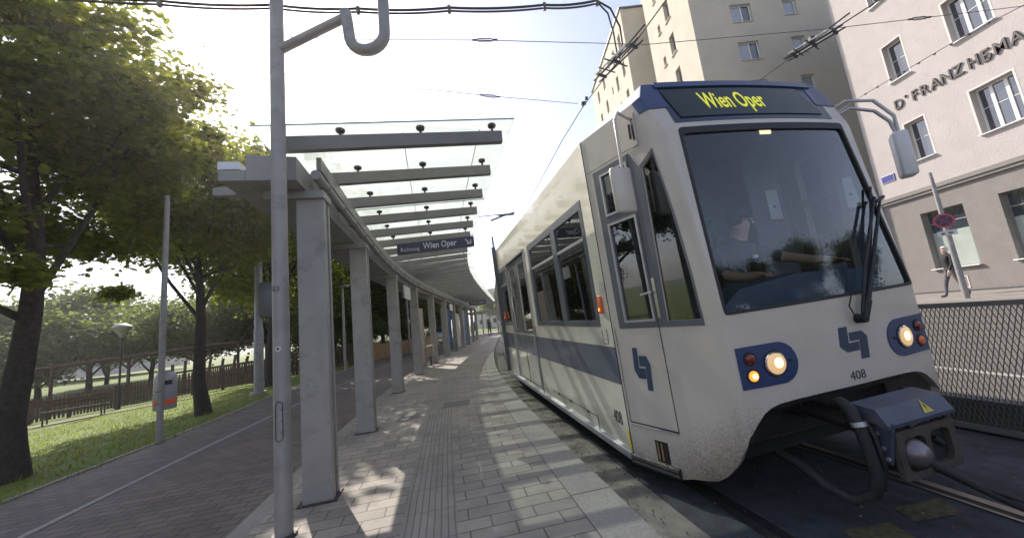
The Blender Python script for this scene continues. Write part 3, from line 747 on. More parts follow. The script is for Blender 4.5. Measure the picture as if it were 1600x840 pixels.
# outline of the nose shell in (u, z)
bottom = [(-2.2, -.02), (-1.69, -.02), (-1.60, .01), (-1.469, .035), (-1.38, .06), (-1.309, .108), (-1.23, .19), (-1.159, .285), (-1.06, .365), (-.981, .415), (-.92, .475), (-.853, .528), (-.79, .556), (-.71, .572), (-.57, .58), (-.30, .585)]
bot = bottom + [(-u, z) for u, z in bottom[::-1]]
bot[-1] = (2.2, -.02)
top = [(2.2, 2.93), (1.2, 2.94), (1.0, 2.96), (uF(2.10, 3.09), 3.09), (uF(.30, 3.09), 3.09), (-1.0, 2.96), (-1.2, 2.94), (-2.2, 2.93)]
disp_hole = None
shell = nose_sheet('nose_shell', bot + top, [PF(ws_poly), PC(tri), PC(dwin), PC(dup_), PC(tri, 1), PC(dwin, 1), PC(dup_, 1)], M['nose_white'], TRAM, th=.045)
# grime at the bottom of the nose shows as spray of dirt on the shell: own material with height-limited speckle
def nose_material():
    m = M['nose_white']; N, L = m.node_tree.nodes, m.node_tree.links; P = N['Principled BSDF']
    src = P.inputs['Base Color'].links[0].from_socket
    tc = N.new('ShaderNodeTexCoord'); sx = N.new('ShaderNodeSeparateXYZ'); L.new(tc.outputs['Object'], sx.inputs[0])
    n = N.new('ShaderNodeTexNoise'); n.inputs['Scale'].default_value = 55; n.inputs['Detail'].default_value = 8; n.inputs['Roughness'].default_value = .8; L.new(tc.outputs['Object'], n.inputs['Vector'])
    n2 = N.new('ShaderNodeTexNoise'); n2.inputs['Scale'].default_value = 2.5; L.new(tc.outputs['Object'], n2.inputs['Vector'])
    # distance from opening: low z and the nose region (s large)
    mr = N.new('ShaderNodeMapRange'); mr.inputs[1].default_value = .75; mr.inputs[2].default_value = .0; mr.inputs[3].default_value = -.12; mr.inputs[4].default_value = .62; L.new(sx.outputs[2], mr.inputs[0])
    mr2 = N.new('ShaderNodeMapRange'); mr2.inputs[1].default_value = .35; mr2.inputs[2].default_value = .90; mr2.inputs[3].default_value = -.35; mr2.inputs[4].default_value = 0; L.new(sx.outputs[0], mr2.inputs[0])
    a = N.new('ShaderNodeMath'); a.operation = 'ADD'; L.new(mr.outputs[0], a.inputs[0]); L.new(mr2.outputs[0], a.inputs[1])
    a2 = N.new('ShaderNodeMath'); a2.operation = 'ADD'; L.new(a.outputs[0], a2.inputs[0]); L.new(n.outputs['Fac'], a2.inputs[1])
    r = N.new('ShaderNodeValToRGB'); r.color_ramp.elements[0].position = .54; r.color_ramp.elements[1].position = .98; L.new(a2.outputs[0], r.inputs[0])
    mx = N.new('ShaderNodeMixRGB'); mx.inputs[2].default_value = (.15, .115, .085, 1); L.new(r.outputs[0], mx.inputs[0]); L.new(src, mx.inputs[1]); L.new(mx.outputs[0], P.inputs['Base Color'])
nose_material()
# blue roof band and destination display
nose_sheet('roof_band', [(-1.18, 2.82), (uF(.345, 2.655), 2.655)][0:0] + PF([(.40, 2.655), (1.95, 2.655), (1.99, 2.85), (2.04, 2.95), (2.01, 3.088), (.39, 3.088), (.355, 2.95), (.37, 2.85), (.40, 2.82)]), [], M['navy'], TRAM, off=.004, th=.003)
band = nose_sheet('corner_band', [(-1.195, 2.815), (uF(.42, 2.82), 2.82), (uF(.42, 3.08), 3.088), (uF(.302, 3.088), 3.088), (-1.0, 2.955), (-1.195, 2.935)], [], M['blue'], TRAM, off=.008, th=.003)
nose_sheet('corner_band', [(1.195, 2.815), (1.195, 2.935), (1.0, 2.955), (uF(2.098, 3.088), 3.088), (uF(1.93, 3.08), 3.088), (uF(1.90, 2.82), 2.82)], [], M['blue'], TRAM, off=.008, th=.003)
nose_sheet('roof_lip', PF([(.40, 3.035), (2.0, 3.035), (1.99, 3.092), (.40, 3.092)]), [], M['blue'], TRAM, off=.02, th=.02)
dp = nose_sheet('destination_display', PF([(.47, 2.70), (1.86, 2.70), (1.80, 3.01), (.42, 3.01)]), [], M['display'], TRAM, off=.012, th=.006)
text_part('lettering', 'Wien Oper', M['led'], dp, lambda x, z, o: N_(uF(x + 1.02, 2.855 + z), 2.855 + z, .013 + o), .25, weight=.003, width=.60)
# windscreen and its dark border
ws = nose_sheet('windscreen', PF(ws_poly), [], M['windscreen'], TRAM, off=-.012, th=.0, smooth=60)
inner_ws = rnd([(.375, 1.225), (2.03, 1.225), (1.96, 2.52), (.445, 2.52)], .04)
nose_sheet('windscreen_seal', PF(rnd([(.33, 1.185), (2.07, 1.185), (2.005, 2.605), (.395, 2.605)], .035)), [PF(rnd([(.352, 1.207), (2.048, 1.207), (1.982, 2.55), (.418, 2.55)], .035))], M['black'], TRAM, off=.004, th=.02)
# cab sides
for sd_ in (-1, 1):
    nose_sheet('window_surround', PC([(.085, 1.13), (.83, 1.13), (.815, 1.50), (.78, 1.93), (.705, 2.51), (.56, 2.42), (.49, 2.57), (.085, 2.57)], sd_)[::(1 if sd_ < 0 else -1)],
               [PC(tri, sd_), PC(dwin, sd_), PC(dup_, sd_)], M['tram_gray'], TRAM, off=.004, th=.003)
    for pl in (tri, dwin, dup_):
        nose_sheet('side_window', PC(pl, sd_), [], M['side_glass'] if sd_ < 0 else M['clear_glass'], TRAM, off=-.015, th=0)
def ring(poly, k):
    cx = sum(p[0] for p in poly) / len(poly); cy = sum(p[1] for p in poly) / len(poly)
    return [(cx + (x - cx) * (1 - k / max(.05, abs(x - cx)) if abs(x - cx) > .001 else 1), cy + (z - cy) * (1 - k / max(.05, abs(z - cy)) if abs(z - cy) > .001 else 1)) for x, z in poly]
for pl in (dwin, dup_):
    nose_sheet('window_frame', PC(pl), [PC(ring(pl, .018))], M['alu'], TRAM, off=.008, th=.02)
# cab door seams and hatch (thin dark joints), handle, step recess
def seam(pts, w_=.006, name='door_seam', off=.0045):
    b = MB()
    for (a, c) in zip(pts[:-1], pts[1:]):
        n = 6; P = [N_(uC(a[0] + (c[0] - a[0]) * k / n, a[1] + (c[1] - a[1]) * k / n), a[1] + (c[1] - a[1]) * k / n, off) for k in range(n + 1)]
        b.tube(P, w_ / 2, 5)
    return b.build(name, M['black'], TRAM)
seam([(.475, 2.57), (.475, .33)]); seam([(.475, .33), (.03, .33)], .010); seam([(.03, .33), (.03, 1.13)], .004); seam([(.02, 2.60), (.55, 2.60)], .005)
b = MB(); b.tube([N_(uC(x, z), z, .012) for x, z in ((.03, .318), (.475, .318))], .006, 6); b.build('door_sill', M['alu'], TRAM)
b = MB(); b.prism([(.487, 1.20), (.513, 1.20), (.513, 1.52), (.487, 1.52)], lambda x, z, o: N_(uC(x, z), z, .012 + o), .008)
b.tube([N_(uC(.50, 1.41), 1.41, .012), N_(uC(.50, 1.41), 1.41, .05), N_(uC(.40, 1.40), 1.40, .05)], .009, 8); b.build('door_handle', M['chrome'], TRAM)
nose_sheet('step_recess', PC([(.24, .06), (.355, .06), (.355, .225), (.24, .225)]), [], M['black'], TRAM, off=.002, th=.0015)
b = MB()
for x in (.265, .30): b.tube([N_(uC(x, .08), .08, .006), N_(uC(x, .21), .21, .006)], .006, 5)
b.build('step_bracket', M['wood_yellow'], TRAM)
# logo
LA = [(.08, 1.0), (.37, 1.0), (.31, .515), (.67, .515), (.63, .265), (.20, .265), (0, .46)]
LB = [(.40, .81), (.84, .81), (1.0, .62), (.91, 0), (.62, 0), (.71, .56), (.37, .56)]
def logo(f):
    b = MB()
    for L_ in (LA, LB): b.sheet(L_, [], f, .002)
    return b
logo(lambda x, z, o: N_(uC(.165 + x * .165, .62 + z * .345), .62 + z * .345, .0035 + o)).build('emblem', M['logo'], TRAM)
logo(lambda x, z, o: N_(uF(1.155 + x * .265, .745 + z * .235), .745 + z * .235, .0035 + o)).build('emblem', M['logo'], TRAM)
text_part('fleet_number', '408', M['ink'], TRAM, lambda x, z, o: N_(uF(1.25 + x, .645 + z), .645 + z, .001 + o), .085, width=.14)
# headlight clusters
def headlight(sg):
    # sg -1: platform side
    tx = lambda x: 1.2 + sg * x        # x: distance from the centre line
    outer = [(.85, .965), (.85, .695), (.55, .695)] + [(.55 - .135 * math.sin(a), .83 - .135 * math.cos(a)) for a in np.linspace(0.2, math.pi - .2, 9)] + [(.55, .965)]
    mp = lambda pl: [(uF(tx(x), z), z) for x, z in pl]
    sh = nose_sheet('headlight', mp(outer), [], M['blue'], TRAM, off=.008, th=.008)
    def circ(x, z, r, n=18): return [(x + r * math.cos(a), z + r * math.sin(a)) for a in np.linspace(0, 2 * math.pi, n, endpoint=False)]
    def disc(name, x, z, r, m, off, dome=.0):
        c = N_(uF(tx(x), z), z, off); n = (N_(uF(tx(x), z), z, off + .01) - c).normalized()
        mt = n.to_track_quat('Z', 'Y').to_matrix()
        b = MB(); b.lathe([(r, -.01), (r, 0), (r * .8, dome * .6), (r * .4, dome * .95), (0, dome)], c, 20, mt); return b.build(name, m, sh, smooth=50)
    disc('lamp_bezel', .59, .83, .088, M['black'], .010, .0); disc('lamp_reflector', .59, .83, .080, M['chrome'], .016, .006)
    disc('lamp_lens', .59, .83, .068, M['lens_warm'], .022, .010); disc('lamp_core', .583, .835, .036, M['lamp_on'], .030, .006)
    disc('lamp_bezel', .765, .885, .046, M['black'], .012); disc('marker_lamp', .765, .885, .034, M['lamp_red'], .016, .012)
    disc('lamp_bezel', .765, .775, .046, M['black'], .012)
    disc('marker_lamp', .765, .775, .034, M['lamp_orange'] if sg < 0 else M['orange_plastic'], .016, .010)
    if sg < 0: disc('lamp_core', .765, .775, .017, M['lamp_core'], .028, .004)
    disc('screw_cap', .475, .835, .010, M['black'], .012)
headlight(-1); headlight(1)
# main body -----------------------------------------------------------
SB = -5.35
wL = lambda s, z, o: Vector((s, -o, z))          # left wall, outward -t
wR = lambda s, z, o: Vector((s, 2.4 + o, z))
wins = [[(-1.12, 1.19), (-.27, 1.19), (-.27, 2.36), (-1.12, 2.36)], [(-2.36, 1.19), (-1.24, 1.19), (-1.24, 2.36), (-2.36, 2.36)], [(-5.15, 1.19), (-4.45, 1.19), (-4.45, 2.36), (-5.15, 2.36)]]
door = [(-4.30, .10), (-2.74, .10), (-2.74, 2.40), (-4.30, 2.40)]
sideout = [(SB, .06), (0, .06), (0, 2.93), (SB, 2.93)]
b = MB(); b.sheet(sideout, wins + [door], wL, .05); b.build('side_wall', M['tram_white'], TRAM)
b = MB(); b.sheet([(x, z) for x, z in sideout][::-1], [w_[::-1] for w_ in wins] + [[(-4.45 + .0, 1.19), (-2.5, 1.19), (-2.5, 2.36), (-4.4, 2.36)]], wR, .05); b.build('side_wall', M['tram_white'], TRAM)
def roofpoly():
    b = MB()
    z1 = 3.13; c = .27
    f = lambda t, z: Vector((sf(z) - .0, t, z))
    xs0, xs1 = SB, 0.0
    P = [(SB, 0, 2.93), (0, 0, 2.93), (0, c, z1), (SB, c, z1), (0, 2.4, 2.93), (SB, 2.4, 2.93), (0, 2.4 - c, z1), (SB, 2.4 - c, z1)]
    cornerL = N_(-1.2, 2.94); fl = N_(uF(.30, 3.09), 3.09); cornerR = N_(1.2, 2.94); fr = N_(uF(2.10, 3.09), 3.09); e1 = N_(-1.0, 2.96); e2 = N_(1.0, 2.96)
    P += [cornerL, fl, cornerR, fr, e1, e2]
    fs = [(0, 1, 2, 3), (5, 7, 6, 4), (3, 2, 6, 7), (1, 8, 12), (1, 12, 9, 2), (4, 13, 10), (4, 6, 11, 13), (2, 9, 11, 6)]
    b.add(P, fs); return b
roofpoly().build('roof', M['tram_roof'], TRAM)
# stripe, window band, door leaves
def lsheet(name, poly, holes, m, off, th, parent=TRAM, f=wL):
    b = MB(); b.sheet(poly, holes, lambda s, z, o: f(s, z, off + o), th); return b.build(name, m, parent)
def rect(a, z0, c, z1): return [(a, z0), (c, z0), (c, z1), (a, z1)]
lsheet('stripe', rect(-2.70, .635, -.012, .965), [], M['stripe'], .003, .002)
lsheet('stripe', rect(SB, .635, -4.33, .965), [], M['stripe'], .003, .002)
lsheet('window_band', rect(-2.46, 1.15, -.23, 2.43), wins[:2], M['tram_gray'], .006, .005)
lsheet('window_band', rect(-5.30, 1.15, -4.36, 2.43), [wins[2]], M['tram_gray'], .006, .005)
for wdw in wins:
    g_ = lsheet('side_window', wdw, [], M['side_glass'], -.012, 0)
    a, c = wdw[0][0], wdw[1][0]
    lsheet('transom', rect(a, 2.02, c, 2.055), [], M['alu'], .004, .02, g_)
    lsheet('window_frame', rect(a, 1.19, c, 2.36), [rect(a + .02, 1.21, c - .02, 2.34)], M['tram_gray'], .008, .02, g_)
for (a, c) in ((-4.29, -3.53), (-3.51, -2.75)):
    dl = lsheet('door_leaf', rect(a, .12, c, 2.38), [rect(a + .10, 1.05, c - .08, 2.26)], M['tram_white'], -.008, .03)
    lsheet('door_stripe', rect(a, .635, c, .965), [], M['stripe'], -.004, .003, dl)
    lsheet('door_frame', rect(a, 1.0, c, 2.38), [rect(a + .10, 1.05, c - .08, 2.26)], M['tram_gray'], -.003, .004, dl)
    lsheet('door_window', rect(a + .10, 1.05, c - .08, 2.26), [], M['side_glass'], -.02, 0, dl)
    lsheet('door_seal', rect(c - .006, .12, c + .012, 2.38), [], M['black'], -.004, .02, dl)
    b = MB(); b.prism([(a + .12 + .05 * math.cos(t_), 1.58 + .17 * math.sin(t_)) for t_ in np.linspace(0, 6.2832, 20, endpoint=False)], lambda s, z, o: wL(s, z, .004 + o), .006); 
    if a < -4: b.build('door_sticker', M['sign_white'], dl)
b = MB(); b.box((-3.5, -.02, 2.415), (1.6, .05, .045)); b.box((-2.715, -.008, 1.25), (.03, .03, 2.3)); b.box((-4.325, -.008, 1.25), (.03, .03, 2.3)); b.build('door_portal', M['alu'], TRAM)
# long sill rail at the skirt, in pieces
b = MB()
for (a, c) in ((SB, -4.0), (-3.99, -1.47), (-1.46, -.01)): b.box(((a + c) / 2, -.012, .035), (c - a, .045, .065), bev=.008)
b.box((-.0, 0, 0), (0, 0, 0))
b.build('sill_rail', M['alu'], TRAM, smooth=40)
b = MB(); pts = [N_(uC(s, .0), .0, .012) for s in (.0, .15, .3, .43)]
for dz in (0.0, .035): b.tube([p + Vector((0, 0, dz)) for p in pts], .024, 8)
b.build('step_rail', M['tram_grime'], TRAM, smooth=40)
# service hatches, fuel flap, number, orange lamps
def ljoint(pts, name='hatch_seam', r=.003):
    b = MB()
    for a, c in zip(pts[:-1], pts[1:]): b.tube([wL(a[0], a[1], .001), wL(c[0], c[1], .001)], r, 4)
    b.build(name, M['black'], TRAM)
ljoint([(-2.18, .20), (-.66, .20), (-.66, .06)], r=.005); ljoint([(-2.66, .06), (-2.66, 1.13)], r=.006); ljoint([(-.22, 1.03), (-.12, 1.03), (-.12, 1.13)], r=.002); ljoint([(-.22, 1.12), (-.22, .99), (-.12, .99), (-.12, 1.12)], r=.003)
ljoint([(-.003, .06), (-.003, 2.93)], r=.005)
b = MB()
for s in (-1.9, -1.45, -.9): b.box((s, -.006, .20), (.05, .012, .022))
b.build('hatch_hinge', M['black'], TRAM)
b = MB(); b.box((-.03, -.002, .15), (.035, .006, .17)); b.build('yellow_mark', M['warn'], TRAM)
text_part('fleet_number', '408', M['ink'], TRAM, lambda x, z, o: wL(-.19 + x, .31 + z, .002 + o), .17, width=.155)
for s in (-.13, -5.05):
    b = MB(); b.box((s, -.018, 1.36), (.05, .036, .17), bev=.012); li = b.build('side_indicator', M['orange_plastic'], TRAM, smooth=40)
    b = MB(); b.box((s, -.037, 1.315), (.03, .006, .03), bev=.002); b.build('indicator_bulb', M['lamp_orange'], li)
# interior ------------------------------------------------------------
b = MB()
b.box((-2.6, 1.2, .45), (5.4, 2.28, .06)); b.box((.42, 1.2, .62), (.85, 1.55, .05)); b.build('floor', M['interior'], TRAM)
b = MB(); b.box((-2.68, 1.2, 2.80), (5.3, 2.25, .04)); b.box((.32, 1.2, 2.72), (.68, 1.55, .04)); b.build('ceiling', M['interior'], TRAM)
b = MB(); b.sheet([(.05, .45), (2.35, .45), (2.35, 2.8), (.05, 2.8)], [], lambda t, z, o: Vector((-.28 + o, t, z)), .05)
b.build('bulkhead', M['interior'], TRAM)
b = MB(); b.box((.10, 1.90, 1.75), (.025, .42, 2.05), bev=.004); pt_ = b.build('partition', M['interior'], TRAM)
b = MB(); b.box((.12, 1.96, 2.12), (.008, .15, .31), bev=.002); b.build('notice', M['paper'], pt_)
b = MB(); b.box((.124, 1.96, 2.10), (.006, .03, .03)); b.build('notice_print', M['ink'], pt_)
b = MB(); b.box((.62, 1.72, 1.40), (.16, .30, .06), bev=.02); b.tube([(.52, 1.05, 1.38), (.50, 1.02, 1.50)], .02, 8); b.build('control_console', M['tram_gray'], TRAM)
b = MB(); b.sheet([(.40, 1.02), (2.0, 1.02), (2.0, 1.20), (1.9, 1.36), (1.2, 1.40), (.62, 1.34), (.40, 1.20)], [], lambda t, z, o: Vector((.86 + o - .1 * (z - 1.0), t, z)), .35)
b.build('dashboard', M['dash'], TRAM)
b = MB(); b.box((.02, 1.25, 1.05), (.5, .5, .14), bev=.04); b.box((-.16, 1.25, 1.5), (.14, .5, .8), bev=.05); b.box((-.16, 1.25, 2.0), (.12, .34, .28), bev=.05); b.box((.0, 1.25, .8), (.2, .2, .4)); b.build('driver_seat', M['seat'], TRAM, smooth=50)
b = MB(); b.box((.70, 1.27, 2.59), (.12, .16, .07), bev=.02); cl = b.build('cab_lamp', M['tram_gray'], TRAM)
b = MB(); b.box((.76, 1.27, 2.585), (.02, .11, .045), bev=.006); b.build('lamp_lens', M['lamp_on'], cl)
b = MB(); b.tube([(.30, .42, .7), (.30, .42, 1.6), (.27, .44, 1.70), (.18, .46, 1.74), (.08, .47, 1.74)], .018, 10); b.build('handrail', M['yellow_rail'], TRAM, smooth=60)
b = MB()
for s, t in ((-1.2, .7), (-2.2, 1.8), (-2.9, .9), (-4.0, .9), (-4.6, 1.6)): b.tube([(s, t, .45), (s, t, 2.8)], .017, 8)
b.tube([(-5.0, .9, 2.2), (-.5, .9, 2.2)], .015, 8); b.build('grab_pole', M['yellow_rail'], TRAM)
for (s, t) in ((-.75, 1.9), (-.75, 1.4), (-1.7, 1.9), (-1.7, .45), (-.75, .45), (-4.9, 1.9)):
    b = MB(); b.box((s, t, .85), (.42, .42, .08), bev=.03); b.box((s - .2, t, 1.2), (.07, .42, .7), bev=.03); b.box((s, t, .64), (.12, .12, .36)); b.build('passenger_seat', M['seat'], TRAM, smooth=50)
# underframe, bogie, wheels
b = MB(); b.box((-2.5, 1.2, .08), (5.6, 2.1, .30)); b.box((-.05, 1.2, .33), (1.2, 1.9, .32)); b.box((.4, 1.2, .52), (.8, 1.5, .10)); b.build('underframe', M['tram_dark'], TRAM)
for s in (-.45, -2.1):
    for t in (1.2 - RG, 1.2 + RG):
        mt = Matrix.Rotation(math.pi / 2, 3, 'X')
        b = MB(); b.lathe([(.05, -.06), (.29, -.06), (.31, -.04), (.29, -.03), (.28, .05), (.10, .06), (.08, .09), (0, .09)], (s, t, ZT + .30), 24, mt); b.build('wheel', M['tram_grime'], TRAM, smooth=40)
b = MB(); b.box((.52, .72, .36), (.06, .16, .34), mtx=Matrix.Rotation(.25, 3, 'Y')); b.box((.46, .62, .2), (.05, .05, .22)); b.box((.5, 1.75, .36), (.06, .12, .3)); b.box((.55, 1.2, .43), (.14, .5, .14), bev=.02); b.tube([(.45, .55, .12), (.45, 1.85, .12)], .02, 8)
b.build('bogie_bracket', M['tram_grime'], TRAM)
# coupler ----------------------------------------------------------------
CT = 1.235; CSF = 1.305
b = MB(); b.tube([(.35, 1.10, .42), (.75, 1.15, .37), (1.14, CT - .02, .30)], [.06, .062, .066], 16); b.tube([(.55, 1.12, .395), (.68, 1.14, .38)], [.085, .085], 16)
b.build('coupler_shank', M['tram_grime'], TRAM, smooth=40)
b = MB(); b.box((1.20, CT, .255), (.14, .38, .24), bev=.015); b.box((1.18, CT, .395), (.12, .32, .06), bev=.01); hd = b.build('coupler_head', M['tram_grime'], TRAM)
def rr(cx, cz, w_, h_, r): return rnd([(cx - w_ / 2, cz - h_ / 2), (cx + w_ / 2, cz - h_ / 2), (cx + w_ / 2, cz + h_ / 2), (cx - w_ / 2, cz + h_ / 2)], r, 5)
holesc = [rr(CT - .105, .255, .175, .19, .05), rr(CT + .105, .262, .165, .19, .05)]
b = MB(); b.sheet(rr(CT, .26, .48, .275, .02), holesc, lambda t, z, o: Vector((CSF + o, t, z)), .03); b.build('coupler_face', mat('worn coupler face', (.085, .072, .065), .45, .25, var=.3, scale=12, dirt=(.14, .10, .075), dscale=9), hd)
b = MB(); b.lathe([(.084, 0), (.082, .02), (.066, .05), (.040, .075), (.012, .082), (0, .083)], (CSF - .028, CT - .105, .255), 24, Matrix.Rotation(math.pi / 2, 3, 'Y')); b.build('coupler_cone', mat('worn steel cone', (.20, .18, .19), .35, .6, var=.25, scale=8), hd, smooth=50)
b = MB(); b.box((CSF - .036, CT + .105, .262), (.01, .17, .20)); b.tube([(CSF - .03, CT + .09, .30), (CSF - .02, CT + .13, .26)], .02, 8); b.build('coupler_funnel', M['black'], hd)
cov = [(1.10, .455), (1.135, .545), (1.265, .530), (1.315, .445), (1.315, .425), (1.295, .42), (1.25, .445)]
b = MB(); b.sheet(cov, [], lambda s, z, o: Vector((s, .945 - o, z)), .55); cv = b.build('contact_cover', M['coupler_blue'], TRAM)
for t in (.95, 1.49):
    b = MB(); b.box((1.12, t, .50), (.10, .02, .07), bev=.005); b.build('cover_hinge', M['tram_grime'], cv)
tq = Vector((.05, 0, -.085)).normalized(); nq = Vector((.085, 0, .05)).normalized()
wb = Vector((1.290, 1.30, .4875)) + nq * .003
b = MB(); b.add([wb + Vector((0, -.040, 0)) + tq * .032, wb + Vector((0, .040, 0)) + tq * .032, wb - tq * .042], [(0, 1, 2)]); wt = b.build('warning_triangle', M['warn'], cv)
b = MB(); b.add([wb + nq * .001 + Vector((0, .004, 0)) - tq * .028, wb + nq * .001 + Vector((0, -.008, 0)) + tq * .002, wb + nq * .001 + Vector((0, .006, 0)) + tq * .002], [(0, 1, 2)]); b.add([wb + nq * .001 + Vector((0, -.002, 0)) - tq * .006, wb + nq * .001 + Vector((0, .009, 0)) - tq * .006, wb + nq * .001 + Vector((0, -.003, 0)) + tq * .027], [(0, 1, 2)]); b.build('lightning_mark', M['ink'], wt)
b = MB()
for i in range(8): b.tube([(1.24, 1.00 + i * .065, .44), (1.285, 1.00 + i * .065, .425), (1.29, 1.01 + i * .065, .405)], .009, 6)
b.tube([(1.28, 1.15, .40), (1.29, 1.22, .42), (1.28, 1.30, .405)], .016, 8); b.box((1.24, 1.27, .42), (.06, .50, .04)); b.box((1.27, 1.46, .415), (.05, .05, .06))
b.build('contact_block', M['tram_grime'], cv)
b = MB(); b.box((1.235, CT - .25, .34), (.12, .025, .26), bev=.008, mtx=Matrix.Rotation(.22, 3, 'Y')); lv = b.build('side_lever', M['coupler_blue'], hd)
for dz in (-.09, -.03, .05):
    b = MB(); b.tube([(1.24 - dz * .2, CT - .262, .33 + dz), (1.24 - dz * .2, CT - .275, .33 + dz)], .012, 8); b.build('bolt', M['alu'], lv)
b = MB(); b.box((1.23, CT + .25, .38), (.10, .025, .14), bev=.008); b.build('side_lever', M['coupler_blue'], hd)
b = MB()
b.tube([(1.02, .98, .50), (1.10, .93, .545), (1.17, .895, .52), (1.205, .885, .44), (1.22, .885, .30), (1.225, .90, .16), (1.20, .885, .04), (1.10, .85, -.03), (.98, .80, .02), (.88, .77, .10), (.72, .75, .15)], .033, 12)
b.build('air_hose', M['tram_dark'], TRAM, smooth=60)
b = MB(); b.tube([(1.200, .886, .455), (1.208, .885, .43)], .038, 14); b.build('hose_clamp', M['alu'], TRAM)
b = MB(); b.tube([(1.12, 1.0, .52), (1.19, .955, .48), (1.23, .945, .36), (1.24, .95, .2), (1.2, .95, .05)], .017, 8); b.build('control_cable', M['black'], TRAM, smooth=60)
b = MB(); b.tube([(1.08, 1.04, .50), (1.15, .99, .42), (1.19, .975, .28), (1.17, .97, .10)], .012, 8); b.build('control_cable', M['black'], TRAM, smooth=60)
b = MB(); b.tube([(CSF - .02, CT - .01, .18), (CSF + .05, CT + .05, .12), (1.44, 1.36, .04), (1.66, 1.56, -.14)], [.032, .028, .020, .011], 10)
gh = b.build('guide_horn', M['tram_dark'], hd, smooth=60)
b = MB(); b.tube([(1.36, CT + .05, .11), (1.55, 1.46, 0), (1.82, 1.76, -.15)], [.013, .011, .009], 8); b.build('hook_rod', M['tram_dark'], hd, smooth=60)
# mirrors ----------------------------------------------------------------
pm = N_(uC(.53, 2.74), 2.74, .01)
b = MB(); b.prism(rnd([(.535, 2.59), (.60, 2.59), (.605, 2.87), (.54, 2.87)], .010), lambda x, z, o: N_(uC(x, z), z, .014 + o), .012); mb = b.build('mirror_bracket', M['nose_white'], TRAM)
b = MB(); b.prism(rnd([(.572, 2.64), (.59, 2.64), (.592, 2.82), (.574, 2.82)], .004), lambda x, z, o: N_(uC(x, z), z, .017 + o), .002); b.tube([N_(uC(.555, 2.66), 2.66, .025), N_(uC(.56, 2.78), 2.78, .025)], .010, 8); b.build('hinge', M['tram_grime'], mb)
b = MB(); mc = Vector((.60, -.015, 2.22)); b.box(mc, (.055, .185, .37), rz=R_(8), bev=.022); b.build('wing_mirror', M['nose_white'], TRAM, smooth=50)
b = MB(); b.tube([(.55, .19, 2.84), (.60, .06, 2.87), (.605, .02, 2.80), (.602, .01, 2.38)], .012, 8); b.build('mirror_arm', M['nose_white'], TRAM, smooth=50)
b = MB(); c1 = Vector((.88, 2.52, 2.27)); b.box(c1, (.16, .10, .40), rz=R_(-50), bev=.022); b.build('wing_mirror', M['tram_roof'], TRAM, smooth=50)
b = MB()
b.tube([(.66, 2.14, 2.80), (.74, 2.26, 2.86), (.84, 2.42, 2.80), (.90, 2.50, 2.62), (.89, 2.52, 2.44)], .014, 8)
b.tube([(.68, 2.12, 2.72), (.76, 2.26, 2.78), (.84, 2.40, 2.70), (.875, 2.48, 2.58), (.875, 2.52, 2.44)], .014, 8)
b.box((.67, 2.13, 2.77), (.05, .05, .14), bev=.01); b.build('mirror_arm', M['alu'], TRAM, smooth=60)
# wiper ------------------------------------------------------------------
def F3(t, z, off): return N_(uF(t, z), z, off)
b = MB(); b.tube([F3(1.37, 1.02, .0), F3(1.37, 1.02, .06)], [.035, .028], 12); b.tube([F3(1.37, 1.02, .05), F3(1.42, 1.14, .06)], [.022, .026], 8)
b.tube([F3(1.42, 1.12, .055), F3(1.60, 1.36, .05), F3(2.02, 1.88, .04)], [.020, .015, .009], 8)
b.tube([F3(1.36, 1.06, .05), F3(1.52, 1.36, .05), F3(1.96, 1.90, .04)], .011, 8)
b.tube([F3(1.94, 1.86, .045), F3(2.06, 1.90, .045)], .014, 8)
wp = b.build('wiper_arm', M['black'], TRAM, smooth=50)
b = MB(); b.tube([F3(1.56, 1.26, .015), F3(1.80, 1.62, .015), F3(2.02, 2.0, .014)], .009, 6); b.build('wiper_blade', M['black'], wp)
b = MB(); b.tube([F3(1.36, 1.0, .03), F3(1.29, 1.04, .05), F3(1.27, 1.12, .04), F3(1.33, 1.19, .03)], .005, 6); b.build('wiper_hose', M['black'], wp)
# articulation + second car ------------------------------------------------
b = MB(); b.box((-5.50, 1.2, 1.48), (.26, 2.20, 2.86)); 
for k in range(5): b.box((-5.40 - k * .05, 1.2, 1.5), (.02, 2.30, 2.92))
b.build('bellows', M['black'], TRAM)
b = MB(); b.box((-5.36, -.03, 1.56), (.05, .10, 2.95), bev=.01); b.box((-5.36, -.02, 3.15), (.04, .04, .3)); b.build('end_frame', M['tram_gray'], TRAM)
ang = R_(-8.5)   # second car turns right going away
def c2(s, t, z):   # local of second car -> tram local ; pivot at (-5.5, 1.2)
    ca, sa = math.cos(ang), math.sin(ang); x = s; y_ = t - 1.2
    return Vector((-5.5 + x * ca - y_ * sa, 1.2 + x * sa + y_ * ca, z))
L2 = -9.5
w2 = [[(-1.3 - 1.35 * k, 1.19), (-.25 - 1.35 * k, 1.19), (-.25 - 1.35 * k, 2.36), (-1.3 - 1.35 * k, 2.36)] for k in range(6)]
w2L = lambda s, z, o: c2(s, -o, z); w2R = lambda s, z, o: c2(s, 2.4 + o, z)
b = MB(); b.sheet(rect(L2, .06, -.12, 2.93), w2, w2L, .05); b.build('side_wall', M['tram_white'], TRAM)
b = MB(); b.sheet(rect(L2, .06, -.12, 2.93)[::-1], [q[::-1] for q in w2], w2R, .05); b.build('side_wall', M['tram_white'], TRAM)
b = MB(); P = [c2(s, t, z) for s in (-.12, L2) for t, z in ((0, 2.93), (.27, 3.13), (2.13, 3.13), (2.4, 2.93))]; b.add(P, [(0, 4, 5, 1), (1, 5, 6, 2), (2, 6, 7, 3)]); b.build('roof', M['tram_roof'], TRAM)
